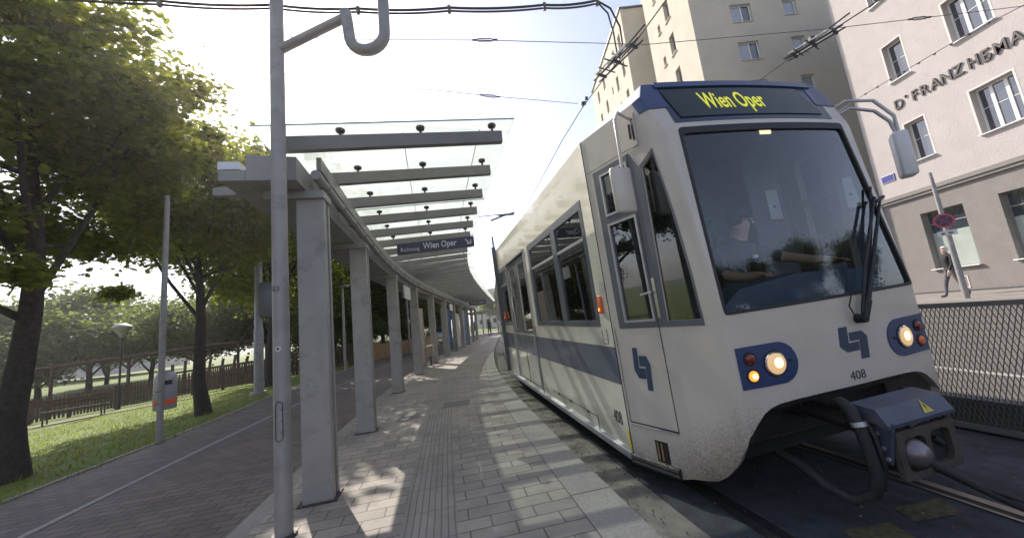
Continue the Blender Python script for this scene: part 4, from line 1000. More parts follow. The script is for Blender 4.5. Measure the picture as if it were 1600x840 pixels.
b = MB(); b.sheet(rect(L2, .635, -.13, .965), [], lambda s, z, o: c2(s, -.003 - o, z), .002); b.build('stripe', M['stripe'], TRAM)
b = MB(); b.sheet(rect(L2 + .1, 1.15, -.2, 2.43), w2, lambda s, z, o: c2(s, -.006 - o, z), .005); b.build('window_band', M['tram_gray'], TRAM)
for q in w2:
    b = MB(); b.sheet(q, [], lambda s, z, o: c2(s, .012 - o, z), 0); b.build('side_window', M['side_glass'], TRAM)
b = MB(); b.add([c2(-.1, .05, .45), c2(L2, .05, .45), c2(L2, 2.35, .45), c2(-.1, 2.35, .45)], [(0, 1, 2, 3)]); b.add([c2(-.1, .05, 2.8), c2(L2, .05, 2.8), c2(L2, 2.35, 2.8), c2(-.1, 2.35, 2.8)], [(3, 2, 1, 0)]); b.build('floor', M['interior'], TRAM)
b = MB(); b.add([c2(s, t, z) for s in (-.1, L2) for t in (.1, 2.3) for z in (-.1, .42)], [(0, 1, 3, 2), (4, 6, 7, 5), (0, 4, 5, 1), (2, 3, 7, 6), (0, 2, 6, 4)]); b.build('underframe', M['tram_dark'], TRAM)
b = MB(); b.add([c2(L2, 0, .06), c2(L2, 2.4, .06), c2(L2, 2.4, 2.93), c2(L2, 2.13, 3.13), c2(L2, .27, 3.13), c2(L2, 0, 2.93)], [(0, 1, 2, 3, 4, 5)]); b.build('end_wall', M['tram_white'], TRAM)
def tw(s, t, z):   # tram local -> world
    from mathutils import Euler
    return Euler(TROT).to_matrix() @ Vector((s, t, z)) + TO

# ------------------------------------------------------------------ people
def skin_body(chains, m_of, mats, parent, name='person', sub=2):
    """chains: list of lists of (pos, radius[, rad2]); first point of later chains may be ('ref', index)"""
    verts = []; rad = []; edges = []; bone_m = []
    for ch, mi in chains:
        prev = None
        for p in ch:
            if isinstance(p, int): idx = p
            else:
                verts.append(p[0]); rad.append(p[1] if isinstance(p[1], tuple) else (p[1], p[1])); idx = len(verts) - 1
            if prev is not None: edges.append((prev, idx)); bone_m.append(mi)
            prev = idx
    me = bpy.data.meshes.new(name); me.from_pydata([tuple(v) for v in verts], edges, []); me.update()
    o = bpy.data.objects.new('tmp', me); COL.objects.link(o)
    sm = o.modifiers.new('s', 'SKIN'); me.skin_vertices[0].data.foreach_set('radius', [x for r in rad for x in r])
    for i, sv in enumerate(me.skin_vertices[0].data): sv.use_root = (i == 0)
    sm.use_smooth_shade = True
    ms = o.modifiers.new('u', 'SUBSURF'); ms.levels = sub; ms.render_levels = sub
    bpy.context.view_layer.update()
    me2 = bpy.data.meshes.new_from_object(o.evaluated_get(bpy.context.evaluated_depsgraph_get()))
    bpy.data.objects.remove(o); me2.name = name
    me2.materials.clear()
    for m in mats: me2.materials.append(m)
    V = [Vector(v) for v in verts]
    for p in me2.polygons:
        c = p.center; best = 1e9; bm_ = 0
        for (a, d), mi in zip(edges, bone_m):
            A_, D_ = V[a], V[d]; ab = D_ - A_; t = max(0, min(1, (c - A_).dot(ab) / max(1e-9, ab.length_squared)))
            r = rad[a][0] * (1 - t) + rad[d][0] * t
            ds = (c - (A_ + ab * t)).length / r
            if ds < best: best = ds; bm_ = mi
        p.material_index = bm_; p.use_smooth = True
    ob = bpy.data.objects.new(name, me2); COL.objects.link(ob)
    if parent: ob.parent = parent
    return ob
def ellipsoid(c, r, n=14, mtx=None, cut=None):
    b = MB(); vs = []; fs = []; mtx = mtx or Matrix.Identity(3)
    for i in range(n + 1):
        th = math.pi * i / n
        for j in range(n): 
            a = 2 * math.pi * j / n; vs.append(mtx @ Vector((r[0] * math.sin(th) * math.cos(a), r[1] * math.sin(th) * math.sin(a), r[2] * math.cos(th))) + Vector(c))
    for i in range(n):
        for j in range(n):
            f = (i * n + j, (i + 1) * n + j, (i + 1) * n + (j + 1) % n, i * n + (j + 1) % n)
            if cut and cut(sum((vs[k] for k in f), Vector()) / 4): continue
            fs.append(f)
    b.add(vs, fs); return b
def hand(base, d, side, r=.009):
    """five short tapering finger chains from a palm point; d forward direction"""
    d = Vector(d).normalized(); u = d.cross(Vector((0, 0, 1)));
    if u.length < .3: u = Vector((0, 1, 0))
    u.normalize(); n = u.cross(d)
    out = []
    for k, (o, l) in enumerate(((-.028, .062), (-.010, .074), (.010, .07), (.027, .055))):
        p0 = Vector(base) + u * o + d * .035
        out.append([(p0, r), (p0 + d * l * .5 - n * .006, r * .95), (p0 + d * l * .9 - n * .022, r * .8)])
    p0 = Vector(base) + u * (.03 * side); out.append([(p0, r * 1.2), (p0 + u * side * .025 + d * .025, r), (p0 + u * side * .03 + d * .055, r * .85)])
    return out
def person(label, loc, rz, pose='stand', h=1.75, top=None, legs=None, hair=None, group=None, shoes=None, shorts=False):
    T = None
    k = h / 1.75
    def S(x, y_, z): return Vector((x * k, y_ * k, z * k))
    stride = {'stand': .04, 'walk': .24}[pose]; sw = {'stand': .03, 'walk': .16}[pose]
    top = top or M['cloth_dark']; legs = legs or M['cloth_navy']; hair = hair or M['hair']; shoes = shoes or M['ink']
    mats = [M['skin'], top, legs, shoes]
    ch = [([(S(0, 0, .96), .135 * k), (S(0, .0, 1.10), .12 * k), (S(0, .01, 1.28), .145 * k), (S(0, .0, 1.42), .11 * k)], 1),
          ([3, (S(0, .0, 1.50), .055 * k), (S(0, .02, 1.60), .088 * k), (S(0, .015, 1.68), .078 * k)], 0)]
    n = 4 + 3
    def add(c, mi):
        nonlocal n
        ch.append((c, mi)); i0 = n; n += sum(0 if isinstance(p, int) else 1 for p in c); return i0
    for sd2 in (-1, 1):
        i = add([0, (S(.09 * sd2, 0, .90), .095 * k), (S(.10 * sd2, stride * .45 * sd2 + .03, .50), .062 * k)], 2)
        j = add([i + 1, (S(.10 * sd2, stride * sd2 - .03, .10), .040 * k)], 0 if shorts else 2)
        add([j, (S(.10 * sd2, stride * sd2, .045), .042 * k), (S(.105 * sd2, stride * sd2 + .14, .035), .034 * k)], 3)
        i = add([3, (S(.185 * sd2, 0, 1.40), .060 * k), (S(.225 * sd2, -sw * .4 * sd2, 1.13), .044 * k), (S(.23 * sd2, -sw * sd2 + .03, .90), .034 * k)], 1)
        j = add([i + 2, (S(.23 * sd2, -sw * 1.15 * sd2 + .04, .83), .032 * k)], 0)
        for f in hand(S(.23 * sd2, -sw * 1.15 * sd2 + .045, .81), (0, .1, -1), sd2, .009 * k):
            add([j] + f, 0)
    ob = skin_body(ch, None, mats, None)
    ob.location = loc; ob.rotation_euler = (0, 0, rz)
    tag(ob, label, 'person', group)
    hb = ellipsoid(S(0, .0, 1.655), (.092 * k, .105 * k, .115 * k), cut=lambda c: c.y > .045 * k and c.z < 1.70 * k or c.z < 1.58 * k)
    hb.build('hair', hair, ob, smooth=60)
    f = MB(); f.add([S(-.012, .10, 1.60), S(.012, .10, 1.60), S(0, .125, 1.60), S(0, .10, 1.645)], [(0, 1, 2), (0, 2, 3), (2, 1, 3)])
    for sx in (-1, 1): f.box(S(.033 * sx, .100, 1.645), (.018 * k, .006, .008))
    f.build('face', [M['skin']], ob)
    return ob
# driver
def driver():
    base = tw(.30, 1.30, .0)
    def S(s, t, z): return Vector((s - .30, t - 1.30, z))
    mats = [M['skin'], M['cloth_navy'], M['cloth_grey']]
    ch = [([(S(.08, 1.30, 1.18), .15), (S(.10, 1.29, 1.40), .13), (S(.16, 1.28, 1.60), .155), (S(.20, 1.28, 1.70), .11)], 1),
          ([3, (S(.25, 1.29, 1.79), .058), (S(.30, 1.31, 1.89), .088), (S(.30, 1.31, 1.98), .084)], 0)]
    n = 7
    def add(c, mi):
        nonlocal n
        ch.append((c, mi)); i0 = n; n += sum(0 if isinstance(p, int) else 1 for p in c); return i0
    i = add([3, (S(.20, 1.48, 1.68), .066), (S(.38, 1.60, 1.56), .052)], 1)
    j = add([i + 1, (S(.58, 1.68, 1.49), .040), (S(.66, 1.74, 1.475), .034)], 0)
    for f in hand(S(.68, 1.76, 1.47), (.8, .6, -.1), 1): add([j + 1] + f, 0)
    i = add([3, (S(.20, 1.08, 1.66), .066), (S(.34, .98, 1.46), .050)], 1)
    j = add([i + 1, (S(.52, 1.02, 1.42), .038), (S(.60, 1.04, 1.43), .034)], 0)
    for f in hand(S(.62, 1.05, 1.43), (1, .1, -.1), -1): add([j + 1] + f, 0)
    for t in (1.18, 1.42): add([0, (S(.18, t, 1.16), .09), (S(.55, t, 1.10), .065), (S(.58, t, .78), .05), (S(.66, t, .72), .045)], 2)
    ob = skin_body(ch, None, mats, None); ob.location = base; ob.rotation_euler = TROT
    tag(ob, 'tram driver in dark polo shirt and mirrored sunglasses seated behind the windscreen', 'person')
    # face looks along +s,+t
    fd = Vector((.75, .66, 0)).normalized(); fr_ = Vector((-fd.y, fd.x, 0)); hc = S(.30, 1.31, 1.93)
    hb = ellipsoid(hc + Vector((0, 0, .045)) - fd * .012, (.098, .098, .11), cut=lambda c: (c - hc).dot(fd) > .035 and (c - hc).z < .07 or (c - hc).z < -.03); hb.build('hair', M['hair'], ob, smooth=60)
    g2 = MB()
    for sx in (-1, 1): g2.add([v for v in ellipsoid(hc + fd * .088 + fr_ * .034 * sx + Vector((0, 0, .012)), (.016, .016, .016), 8).v], ellipsoid((0, 0, 0), (1, 1, 1), 8).f)
    g2.tube([hc + fd * .03 + fr_ * .088 + Vector((0, 0, .018)), hc + fd * .095 + fr_ * .03 + Vector((0, 0, .02)), hc + fd * .095 - fr_ * .03 + Vector((0, 0, .02)), hc + fd * .03 - fr_ * .088 + Vector((0, 0, .018))], .004, 6)
    g2.build('sunglasses', M['shade_glass'], ob, smooth=60)
    f = MB(); f.add([hc + fr_ * -.013 + fd * .088 + Vector((0, 0, -.03)), hc + fr_ * .013 + fd * .088 + Vector((0, 0, -.03)), hc + fd * .115 + Vector((0, 0, -.028)), hc + fd * .09 + Vector((0, 0, .015))], [(0, 1, 2), (0, 2, 3), (2, 1, 3)])
    f.box(hc + fd * .088 + Vector((0, 0, -.058)), (.01, .01, .006)); f.build('nose', M['skin'], ob)
    b = MB(); b.box(S(.325, 1.37, 1.60), (.01, .05, .03)); b.build('name_badge', M['paper'], ob)
driver()

# ------------------------------------------------------------------ overhead wires
def sag(a, c, s=.1, n=12):
    a = Vector(a); c = Vector(c); return [a.lerp(c, i / n) - Vector((0, 0, s * 4 * (i / n) * (1 - i / n))) for i in range(n + 1)]
def wire(name, label, pts, r, m, grp=None, nseg=6):
    b = MB(); b.tube(pts, r, nseg); o = b.build(name, m); tag(o, label, 'wire', grp); return o
cw = [(2.9, 1.2, 5.1), (2.35, 3.9, 5.1), (2.147, 4.679, 5.1), (1.93, 5.2, 5.1), (1.667, 6.07, 5.1), (1.42, 7.3, 5.1), (.94, 10.3, 5.1), (.5, 13.5, 5.1), (.15, 18, 5.1), (-.1, 26, 5.1), (-.3, 40, 5.1)]
wire('contact_wire', 'black contact wire above the tram curving away over the platform side track', cw, .009, M['wire'])
wire('contact_wire', 'black contact wire higher right running behind the tram roof towards the beige building', [(6.6, 2.2, 5.1), (5.45, 4.385, 5.1), (5.0, 5.36, 5.1), (4.85, 5.9, 5.1), (4.2, 8.5, 5.1), (3.4, 14, 5.1), (3.0, 24, 5.1)], .009, M['wire'])
def turnbuckle(parent, c, d, m=M['wire']):
    c = Vector(c); d = Vector(d).normalized(); u = Vector((0, 0, 1)); b = MB()
    L_ = .10; hgt = .022
    b.tube([c - d * L_ - d * .02, c - d * L_ + u * hgt, c + d * L_ + u * hgt, c + d * L_ + d * .02, c + d * L_ - u * hgt, c - d * L_ - u * hgt, c - d * L_ - d * .02], .008, 5)
    b.tube([c - d * .19, c - d * .12], .014, 6); b.tube([c + d * .12, c + d * .19], .014, 6)
    b.build('turnbuckle', m, parent)
o = wire('span_wire', 'thin grey span wire crossing the sky above the shelter with a turnbuckle', [(-7, 3.6, 5.62), (-4.684, 3.913, 5.5), (-1.95, 4.455, 5.5), (-.047, 4.736, 5.5), (2.594, 5.2, 5.5), (5.75, 5.31, 5.5), (8.94, 5.29, 5.5), (17.5, 5.0, 5.9)], .0055, M['wire_grey'])
turnbuckle(o, (-.02, 4.735, 5.5), (1, .13, 0)); turnbuckle(o, (7.2, 5.3, 5.5), (1, 0, 0))
o = wire('span_wire', 'thin grey span wire sloping down the sky to the clamp on the contact wire', [(-7.5, 3.4, 5.5), (-4.815, 4.307, 5.4), (-3.25, 4.81, 5.4), (-.055, 5.92, 5.4), (1.66, 6.45, 5.39), (1.70, 6.2, 5.2)], .0055, M['wire_grey'])
turnbuckle(o, (-.05, 5.92, 5.4), (3, 1.05, 0))
wire('span_wire', 'stranded span wire with small beads running down across the pink facade', [(9.4, 4.8, 5.55), (8.9, 5.26, 5.5), (8.66, 5.92, 5.5), (8.45, 7.5, 5.5), (8.5, 9.5, 5.5)], .007, M['wire_grey'])
b = MB()
for k in range(9):
    p = Vector((8.75, 5.6, 5.5)).lerp(Vector((8.46, 7.5, 5.5)), k / 8); b.box(p, (.03, .03, .03))
tag(b.build('wire_bead_string', M['wire']), 'row of small dark beads on the wire in front of the pink facade', 'wire')
wire('span_wire', 'thin far wire between the shelter roof edge and the tram roof', [(-3.2, 9.6, 5.4), (-.29, 9.94, 5.32), (.88, 10.5, 5.2)], .006, M['wire_grey'])
o = wire('span_wire', 'lower far wire holding a small dark strut beside the shelter roof', [(-3.5, 13.4, 5.4), (-1.33, 13.6, 5.3), (.3, 13.9, 5.25)], .006, M['wire_grey'])
b = MB(); b.tube([(-1.35, 12.8, 5.3), (.33, 13.0, 5.34)], .018, 6); b.tube([(-.6, 12.9, 5.12), (-.1, 12.95, 5.28), (.33, 13.0, 5.36)], .035, 6); b.tube([(-.3, 12.9, 5.3), (.3, 13.0, 5.3)], .03, 6)
tag(b.build('section_insulator', M['wire']), 'dark strut of the overhead line just beyond the tram roof', 'fitting')
# twin cable
b = MB(); cb = [(-6.2, 3.7, 6.1), (-4.26, 4.04, 6.0), (-2.9, 4.27, 6.0), (-1.8, 4.47, 6.0), (-.5, 4.62, 6.0), (.94, 4.755, 6.0), (1.75, 4.78, 6.0)]
CB = []
for a, c in zip(cb[:-1], cb[1:]): CB += sag(a, c, .035, 8)[:-1]
CB.append(Vector(cb[-1]))
b.tube(CB, .017, 8); b.tube([p + Vector((0, 0, -.055)) for p in CB], .014, 8)
tc_ = b.build('feeder_cable', M['wire'], smooth=60); tag(tc_, 'pair of thick black cables clipped along the top of the picture', 'cable')
b = MB()
for p in cb: b.box(Vector(p) + Vector((0, 0, -.03)), (.05, .05, .12), bev=.01)
b.build('cable_clamp', M['ceramic'], tc_)
o = MB(); o.tube([(1.75, 4.78, 6.0), (1.99, 4.9, 5.95), (2.15, 5.05, 5.75), (2.12, 5.0, 5.4), (2.03, 4.98, 5.14)], .015, 8); o.tube([(1.75, 4.78, 5.98), (1.93, 4.88, 5.85), (2.0, 4.97, 5.6), (2.0, 4.97, 5.14)], .013, 8)
tag(o.build('hanging_cable', M['wire'], smooth=60), 'two black cables looping down to the overhead line fitting', 'cable')
def fitting(c, d, L_, label):
    T = thing('line_insulator', label, 'fitting', tuple(c)); d = Vector(d).normalized(); u = Vector((0, 0, 1)); s = d.cross(u).normalized()
    b = MB()
    for o in (-.055, .055): b.tube([-d * L_ / 2 + s * o, d * L_ / 2 + s * o], .013, 8)
    b.tube([-d * L_ * .55 + u * .05, d * L_ * .3 + u * .10], .012, 8); b.tube([d * L_ * .3 + u * .1, d * L_ * .62 + u * .14], .012, 6)
    for q in (-.35, 0, .35): b.box(d * L_ * q, (.17, .03, .04), rz=math.atan2(s.y, s.x))
    b.build('frame', M['wire'], T)
    b = MB()
    for o in (-.09, .10): b.tube([-d * L_ * .40 + s * o + u * .03, d * L_ * .30 + s * o + u * .03], .014, 8)
    b.tube([d * L_ * .1 + u * .02, d * L_ * .42 + u * .05], .018, 8)
    for q in (-.3, -.1, .1, .25): b.lathe([(.02, -.02), (.028, 0), (.02, .02)], d * L_ * q + s * .09 + u * .03, 8)
    b.build('insulator_rod', M['insulator'], T)
    b = MB(); b.tube([-s * .24 - d * .02, s * .24 - d * .02], .011, 6); b.tube([-s * .15 - d * .2, s * .2 - d * .2], .010, 6); b.box(u * .10, (.10, .05, .05)); b.tube([u * .0, u * .1], .015, 6); b.build('cross_bar', M['wire'], T)
fitting((1.99, 5.0, 5.10), (.47, -.88, 0), .95, 'line fitting with pale rods hanging above the tram roof at the end of the cables')
fitting((5.17, 5.10, 5.10), (.50, -.86, 0), .75, 'dark line fitting on the contact wire in front of the beige building')
b = MB(); b.box((1.68, 6.1, 5.16), (.09, .07, .05), bev=.01); b.box((1.72, 6.02, 5.2), (.05, .05, .05)); b.tube([(1.67, 6.07, 5.16), (1.65, 6.1, 5.08)], .015, 6)
tag(b.build('wire_clamp', M['wire']), 'small black clamp where the span wire meets the contact wire', 'fitting')

# ------------------------------------------------------------------ mesh fence on the right
FO = 3.62
def fence_pt(y, off=0): return kpt(y, FO + off, 0)
T = thing('mesh_fence', 'grey expanded metal barrier fence between track and road', 'fence', tuple(fence_pt(3.3) + Vector((0, 0, ZT))))
o0 = fence_pt(3.3) + Vector((0, 0, ZT)); H0, H1 = .05, 1.17
ypan = [-1.2, 1.15, 3.35, 5.55, 7.75, 9.95, 12.15, 14.35]
for a, c in zip(ypan[:-1], ypan[1:]):
    A = fence_pt(a) + Vector((0, 0, ZT)) - o0; C_ = fence_pt(c) + Vector((0, 0, ZT)) - o0; d = (C_ - A); L_ = d.length; d.normalize(); n = Vector((d.y, -d.x, 0))
    b = MB(); near = a < 6
    cwd = .034 if near else .09; chh = .058 if near else .2
    nx = int(L_ / cwd); nz = int((H1 - H0 - .04) / chh)
    cwd = L_ / nx; chh = (H1 - H0 - .04) / nz
    for i in range(nx):
        for k in range(nz):
            x = (i + (.5 if k % 2 else 0)) * cwd; z = H0 + .02 + k * chh
            for sg in (-1, 1):
                p0 = A + d * min(L_, x) + Vector((0, 0, z)); p1 = A + d * max(0, min(L_, x + sg * cwd / 2)) + Vector((0, 0, z + chh))
                w1 = d * .0035
                b.add([p0 - w1, p0 + w1, p1 + w1, p1 - w1], [(0, 1, 2, 3)])
                b.add([p0 - n * .003, p0 + n * .003, p1 + n * .003, p1 - n * .003], [(0, 1, 2, 3)])
    b.build('mesh_panel', M['mesh_grey'], T)
    b = MB()
    for z in (H0, H1): b.box((A + C_) / 2 + Vector((0, 0, z)), (L_, .04, .045), rz=math.atan2(d.y, d.x))
    b.build('rail', M['mesh_grey'], T)
    b = MB(); b.box(C_ + Vector((0, 0, H1 / 2)), (.06, .05, H1 + .02), rz=math.atan2(d.y, d.x)); b.build('post', M['mesh_grey'], T)
b = MB()
for (a, c) in zip(ypan[:-1], ypan[1:]):
    p = (fence_pt(a, .12) + fence_pt(c, .12)) / 2; d = fence_pt(c) - fence_pt(a)
    b.box(p + Vector((0, 0, ZT + .14)), (d.length + .002, .16, .30), rz=math.atan2(d.y, d.x))
struct(b.build('track_kerb_wall', mat('dark concrete upstand', (.10, .095, .09), .85, var=.2, bump=.3)))

# ------------------------------------------------------------------ pink building
X0 = 17.5
PB = thing('apartment_building', 'pinkish rendered house with grey ground floor and dark raised facade lettering', 'building', (X0, 16.1, .45))
PO = Vector((X0, 16.1, .45))
fP = lambda y_, z, o: Vector((X0 - o, y_, z)) - PO
def rectyz(y0, z0, y1, z1): return [(y1, z0), (y0, z0), (y0, z1), (y1, z1)]
ups = []
for zb, zt in ((6.03, 7.75), (9.70, 11.42), (13.37, 15.09)):
    for (ya, yb, kind) in ((13.68, 14.42, 's'), (11.05, 12.20, 'l'), (7.7, 8.85, 'l')):
        ups.append((ya, yb, zb, zt, kind))
gws = [(13.36, 14.80, 1.46, 3.86), (10.9, 12.34, 1.46, 3.86), (7.6, 9.0, 1.46, 3.86)]
b = MB(); b.sheet([(16.1, 4.72), (7, 4.72), (7, 17.5), (16.1, 17.5)], [rectyz(a, c, d, e) for a, d, c, e, k in ups], fP, .34); b.build('wall', M['pink'], PB)
b = MB(); b.sheet([(16.12, .40), (7, .40), (7, 4.60), (16.12, 4.60)], [rectyz(a, c, d, e) for a, d, c, e in gws], lambda y_, z, o: fP(y_, z, o - .05), .34); b.build('ground_floor_wall', M['grey_render'], PB)
b = MB(); b.box(Vector((X0 - .02, 11.58, 4.80)) - PO, (.16, 9.16, .16)); b.box(Vector((X0 + .01, 11.58, 4.655)) - PO, (.12, 9.12, .11)); b.build('string_course', M['grey_render'], PB)
b = MB(); b.box(Vector((X0 + 6.2, 11.55, 9)) - PO, (11.7, 9.0, 17.0)); b.build('rear_block', M['pink'], PB)
b = MB(); b.box(Vector((X0 + 5.9, 11.55, 17.7)) - PO, (12.6, 9.8, .35)); b.box(Vector((X0 + 6.4, 11.55, 18.6)) - PO, (9, 7, 1.6)); b.build('roof', mat('roof tiles', (.18, .08, .06), .8), PB)
def win(ya, yb, zb, zt, kind, parent, deep=.24, fpl=fP, framem=M['white_frame']):
    w_ = yb - ya
    b = MB(); t_ = .06
    n = {'s': 1, 'l': 3, 'g': 1}[kind]
    if kind == 'l':
        cells = [(ya + .0, ya + w_ * .32), (ya + w_ * .32, ya + w_ * .66), (ya + w_ * .66, yb)]
    else: cells = [(ya, yb)]
    holes = [rectyz(a + t_ * .8, zb + t_, c - t_ * .8, zt - t_) for a, c in cells]
    b.sheet(rectyz(ya, zb, yb, zt), holes, lambda y_, z, o: fpl(y_, z, o - deep), .06); f = b.build('window', framem, parent)
    for i, (a, c) in enumerate(cells):
        b = MB(); b.sheet(rectyz(a + .03, zb + .03, c - .03, zt - .03), [], lambda y_, z, o: fpl(y_, z, o - deep - .035), .01); b.build('pane', M['pane'], f)
        b = MB(); b.box((fpl((a + c) / 2, (zb + zt) / 2 + .1, -deep - .03)), (.02, c - a - .1, .02)); b.build('glazing_bar', framem, f)
    b = MB(); b.box(fpl((ya + yb) / 2, zb + .01, -deep / 2 + .05), (deep + .12, w_ + .10, .035)); b.build('sill', M['white_frame'], f)
    return f
for ya, yb, zb, zt, k in ups:
    win(ya, yb, zb, zt, k, PB)
    b = MB(); b.sheet(rectyz(ya - .06, zb - .05, yb + .06, zt + .06), [rectyz(ya, zb, yb, zt)], lambda y_, z, o: fP(y_, z, o + .006), .006); b.build('window_surround', M['pink_trim'], PB)
for i, (ya, yb, zb, zt) in enumerate(gws):
    fg = lambda y_, z, o: fP(y_, z, o - .05)
    b = MB(); hl = [rectyz(ya + .05, zb + .06, yb - .05, zt - .55), rectyz(ya + .05, zt - .5, yb - .05, zt - .05)]
    b.sheet(rectyz(ya, zb, yb, zt), hl, lambda y_, z, o: fg(y_, z, o - .22), .05); f = b.build('window', M['grey_render'], PB)
    b = MB(); b.sheet(rectyz(ya + .03, zb + .03, yb - .03, zt - .9), [], lambda y_, z, o: fg(y_, z, o - .245), .01); b.build('pane', M['pane_milk'], f)
    b = MB(); b.sheet(rectyz(ya + .03, zt - .9, yb - .03, zt - .03), [], lambda y_, z, o: fg(y_, z, o - .245), .01); b.build('pane', M['pane'], f)
    b = MB(); b.box(fg((ya + yb) / 2, zb + .01, -.06), (.36, yb - ya + .12, .04)); b.build('sill', M['white_frame'], f)
b = MB(); b.sheet(rectyz(13.84, .62, 14.04, 1.10), [rectyz(13.875, .66, 14.005, 1.06)], lambda y_, z, o: fP(y_, z, o - .035), .02); b.build('vent_grille', M['pink_trim'], PB)
b = MB(); b.box(Vector((X0 + .03, 11.5, .50)) - PO, (.12, 9, .10)); b.build('plinth', M['ink'], PB)
# letters: reading direction is towards the camera (decreasing y)
LT = [('D', 14.34, .44), ('r', 14.03, .17), ('F', 13.72, .44), ('R', 13.36, .44), ('A', 13.00, .44), ('N', 12.64, .44), ('Z', 12.28, .44), ('H', 11.82, .44), ('E', 11.48, .44), ('M', 11.10, .44), ('A', 10.70, .44), ('L', 10.36, .44), ('A', 10.02, .44)]
for chh_, yc, hgt in LT:
    zc = 8.68 if hgt > .3 else 8.86
    if chh_ == 'E':   # the stylised rounded E of the inscription
        b = MB(); Q = [[(-.11, -.22), (-.04, -.22), (-.04, .22), (-.11, .22)], [(-.04, .15), (.10, .15), (.10, .22), (-.04, .22)], [(-.04, -.22), (.08, -.22), (.08, -.15), (-.04, -.15)], [(-.04, -.02), (.06, -.02), (.06, .05), (-.04, .05)], [(.05, -.20), (.12, -.14), (.12, -.03), (.05, .03)]]
        for q in Q: b.prism(q, lambda x, z, o: fP(yc - x, zc + z, .05 + o), .045)
        b.build('facade_letter', M['letter'], PB)
    else:
        text_part('facade_letter', chh_, M['letter'], PB, lambda x, z, o: fP(yc - x, zc + z, o + .004), hgt * 1.36, sx=.82, weight=.004, th=.05)
SGN = thing('street_name_sign', 'small blue enamel street name plate on the pink wall near its corner', 'sign', (X0 - .02, 15.55, 5.78))
b = MB(); b.box((0, 0, 0), (.025, .56, .33), bev=.004); b.build('plate', M['street_blue'], SGN)
b = MB(); b.sheet([(-.27, -.155), (.27, -.155), (.27, .155), (-.27, .155)], [[(-.255, -.14), (.255, -.14), (.255, .14), (-.255, .14)]], lambda x, z, o: Vector((-.014 - o, -x, z)), .001); b.build('white_border', M['sign_white'], SGN)

# ------------------------------------------------------------------ beige building
BB = thing('apartment_tower', 'tall beige rendered apartment block with many small windows behind the tram', 'building', (13.75, 21, .4))
BO = Vector((13.75, 21, .4)); Hm = 36
fF = lambda x, z, o: Vector((x, 21 - o, z)) - BO                # face towards us
fL = lambda y_, z, o: Vector((13.75 - o, y_, z)) - BO           # street side face
fW = [];
for r in range(11):
    zt = 20.45 - 2.79 * 6 + 2.79 * r
    fW += [(16.40, 17.78, zt - 1.35, zt, 'd'), (19.93, 20.82, zt - 1.2, zt - .0, 'n')]
b = MB(); b.sheet([(13.75, .4), (27, .4), (27, Hm), (13.75, Hm)], [[(a, z0), (c, z0), (c, z1), (a, z1)] for a, c, z0, z1, k in fW if z1 < Hm - .3], fF, .35); b.build('wall', M['beige'], BB)
lW = []
for r in range(11):
    zt = 23.8 - 2.79 * 7 + 2.79 * r
    if zt > Hm - 1: break
    lW += [(23.35, 24.05, zt - 1.6, zt), (24.95, 25.35, zt - 1.45, zt - .65)]
b = MB(); b.sheet([(27, .4), (21.36, .4), (21.36, Hm), (27, Hm)], [rectyz(a, z0, c, z1) for a, c, z0, z1 in lW], fL, .30); b.build('wall', M['beige'], BB)
b = MB(); b.box(Vector((20.5, 24.3, Hm / 2)) - BO, (12.8, 5.2, Hm - 1)); b.box(Vector((14.10, 21.18, Hm / 2)) - BO, (.66, .33, Hm - .9)); b.build('core', M['beige_light'], BB)
for a, c, z0, z1, k in fW:
    if z1 > Hm - .3: continue
    b = MB(); m_ = (a + c) / 2 + (.08 if k == 'd' else 0)
    hs = [[(a + .06, z0 + .07), (m_ - .03, z0 + .07), (m_ - .03, z1 - .06), (a + .06, z1 - .06)], [(m_ + .04, z0 + .07), (c - .06, z0 + .07), (c - .06, z1 - .06), (m_ + .04, z1 - .06)]] if k == 'd' else [[(a + .06, z0 + .07), (c - .06, z0 + .07), (c - .06, z1 - .06), (a + .06, z1 - .06)]]
    b.sheet([(a, z0), (c, z0), (c, z1), (a, z1)], hs, lambda x, z, o: fF(x, z, o - .14), .06); f = b.build('window', M['white_frame'], BB)
    b = MB(); b.sheet([(a + .03, z0 + .03), (m_ if k == 'd' else c - .03, z0 + .03), (m_ if k == 'd' else c - .03, z1 - .03), (a + .03, z1 - .03)], [], lambda x, z, o: fF(x, z, o - .18), .01); b.build('pane', M['curtain'], f)
    if k == 'd':
        b = MB(); b.sheet([(m_ + .01, z0 + .03), (c - .03, z0 + .03), (c - .03, z1 - .03), (m_ + .01, z1 - .03)], [], lambda x, z, o: fF(x, z, o - .18), .01); b.build('pane', M['pane'], f)
    b = MB(); b.box(fF((a + c) / 2, z0 + .0, -.04), (c - a + .06, .2, .04)); b.build('sill', M['beige_light'], f)
for a, c, z0, z1 in lW:
    b = MB(); b.sheet(rectyz(a, z0, c, z1), [rectyz(a + .05, z0 + .06, c - .05, z1 - .05)], lambda y_, z, o: fL(y_, z, o - .2), .05); f = b.build('window', M['beige_light'], BB)
    b = MB(); b.sheet(rectyz(a + .03, z0 + .03, c - .03, z1 - .03), [], lambda y_, z, o: fL(y_, z, o - .23), .01); b.build('pane', M['pane'], f)
    b = MB(); b.box(fL((a + c) / 2, z0, .0), (.2, c - a + .08, .05)); b.build('sill', M['pink_trim'], f)
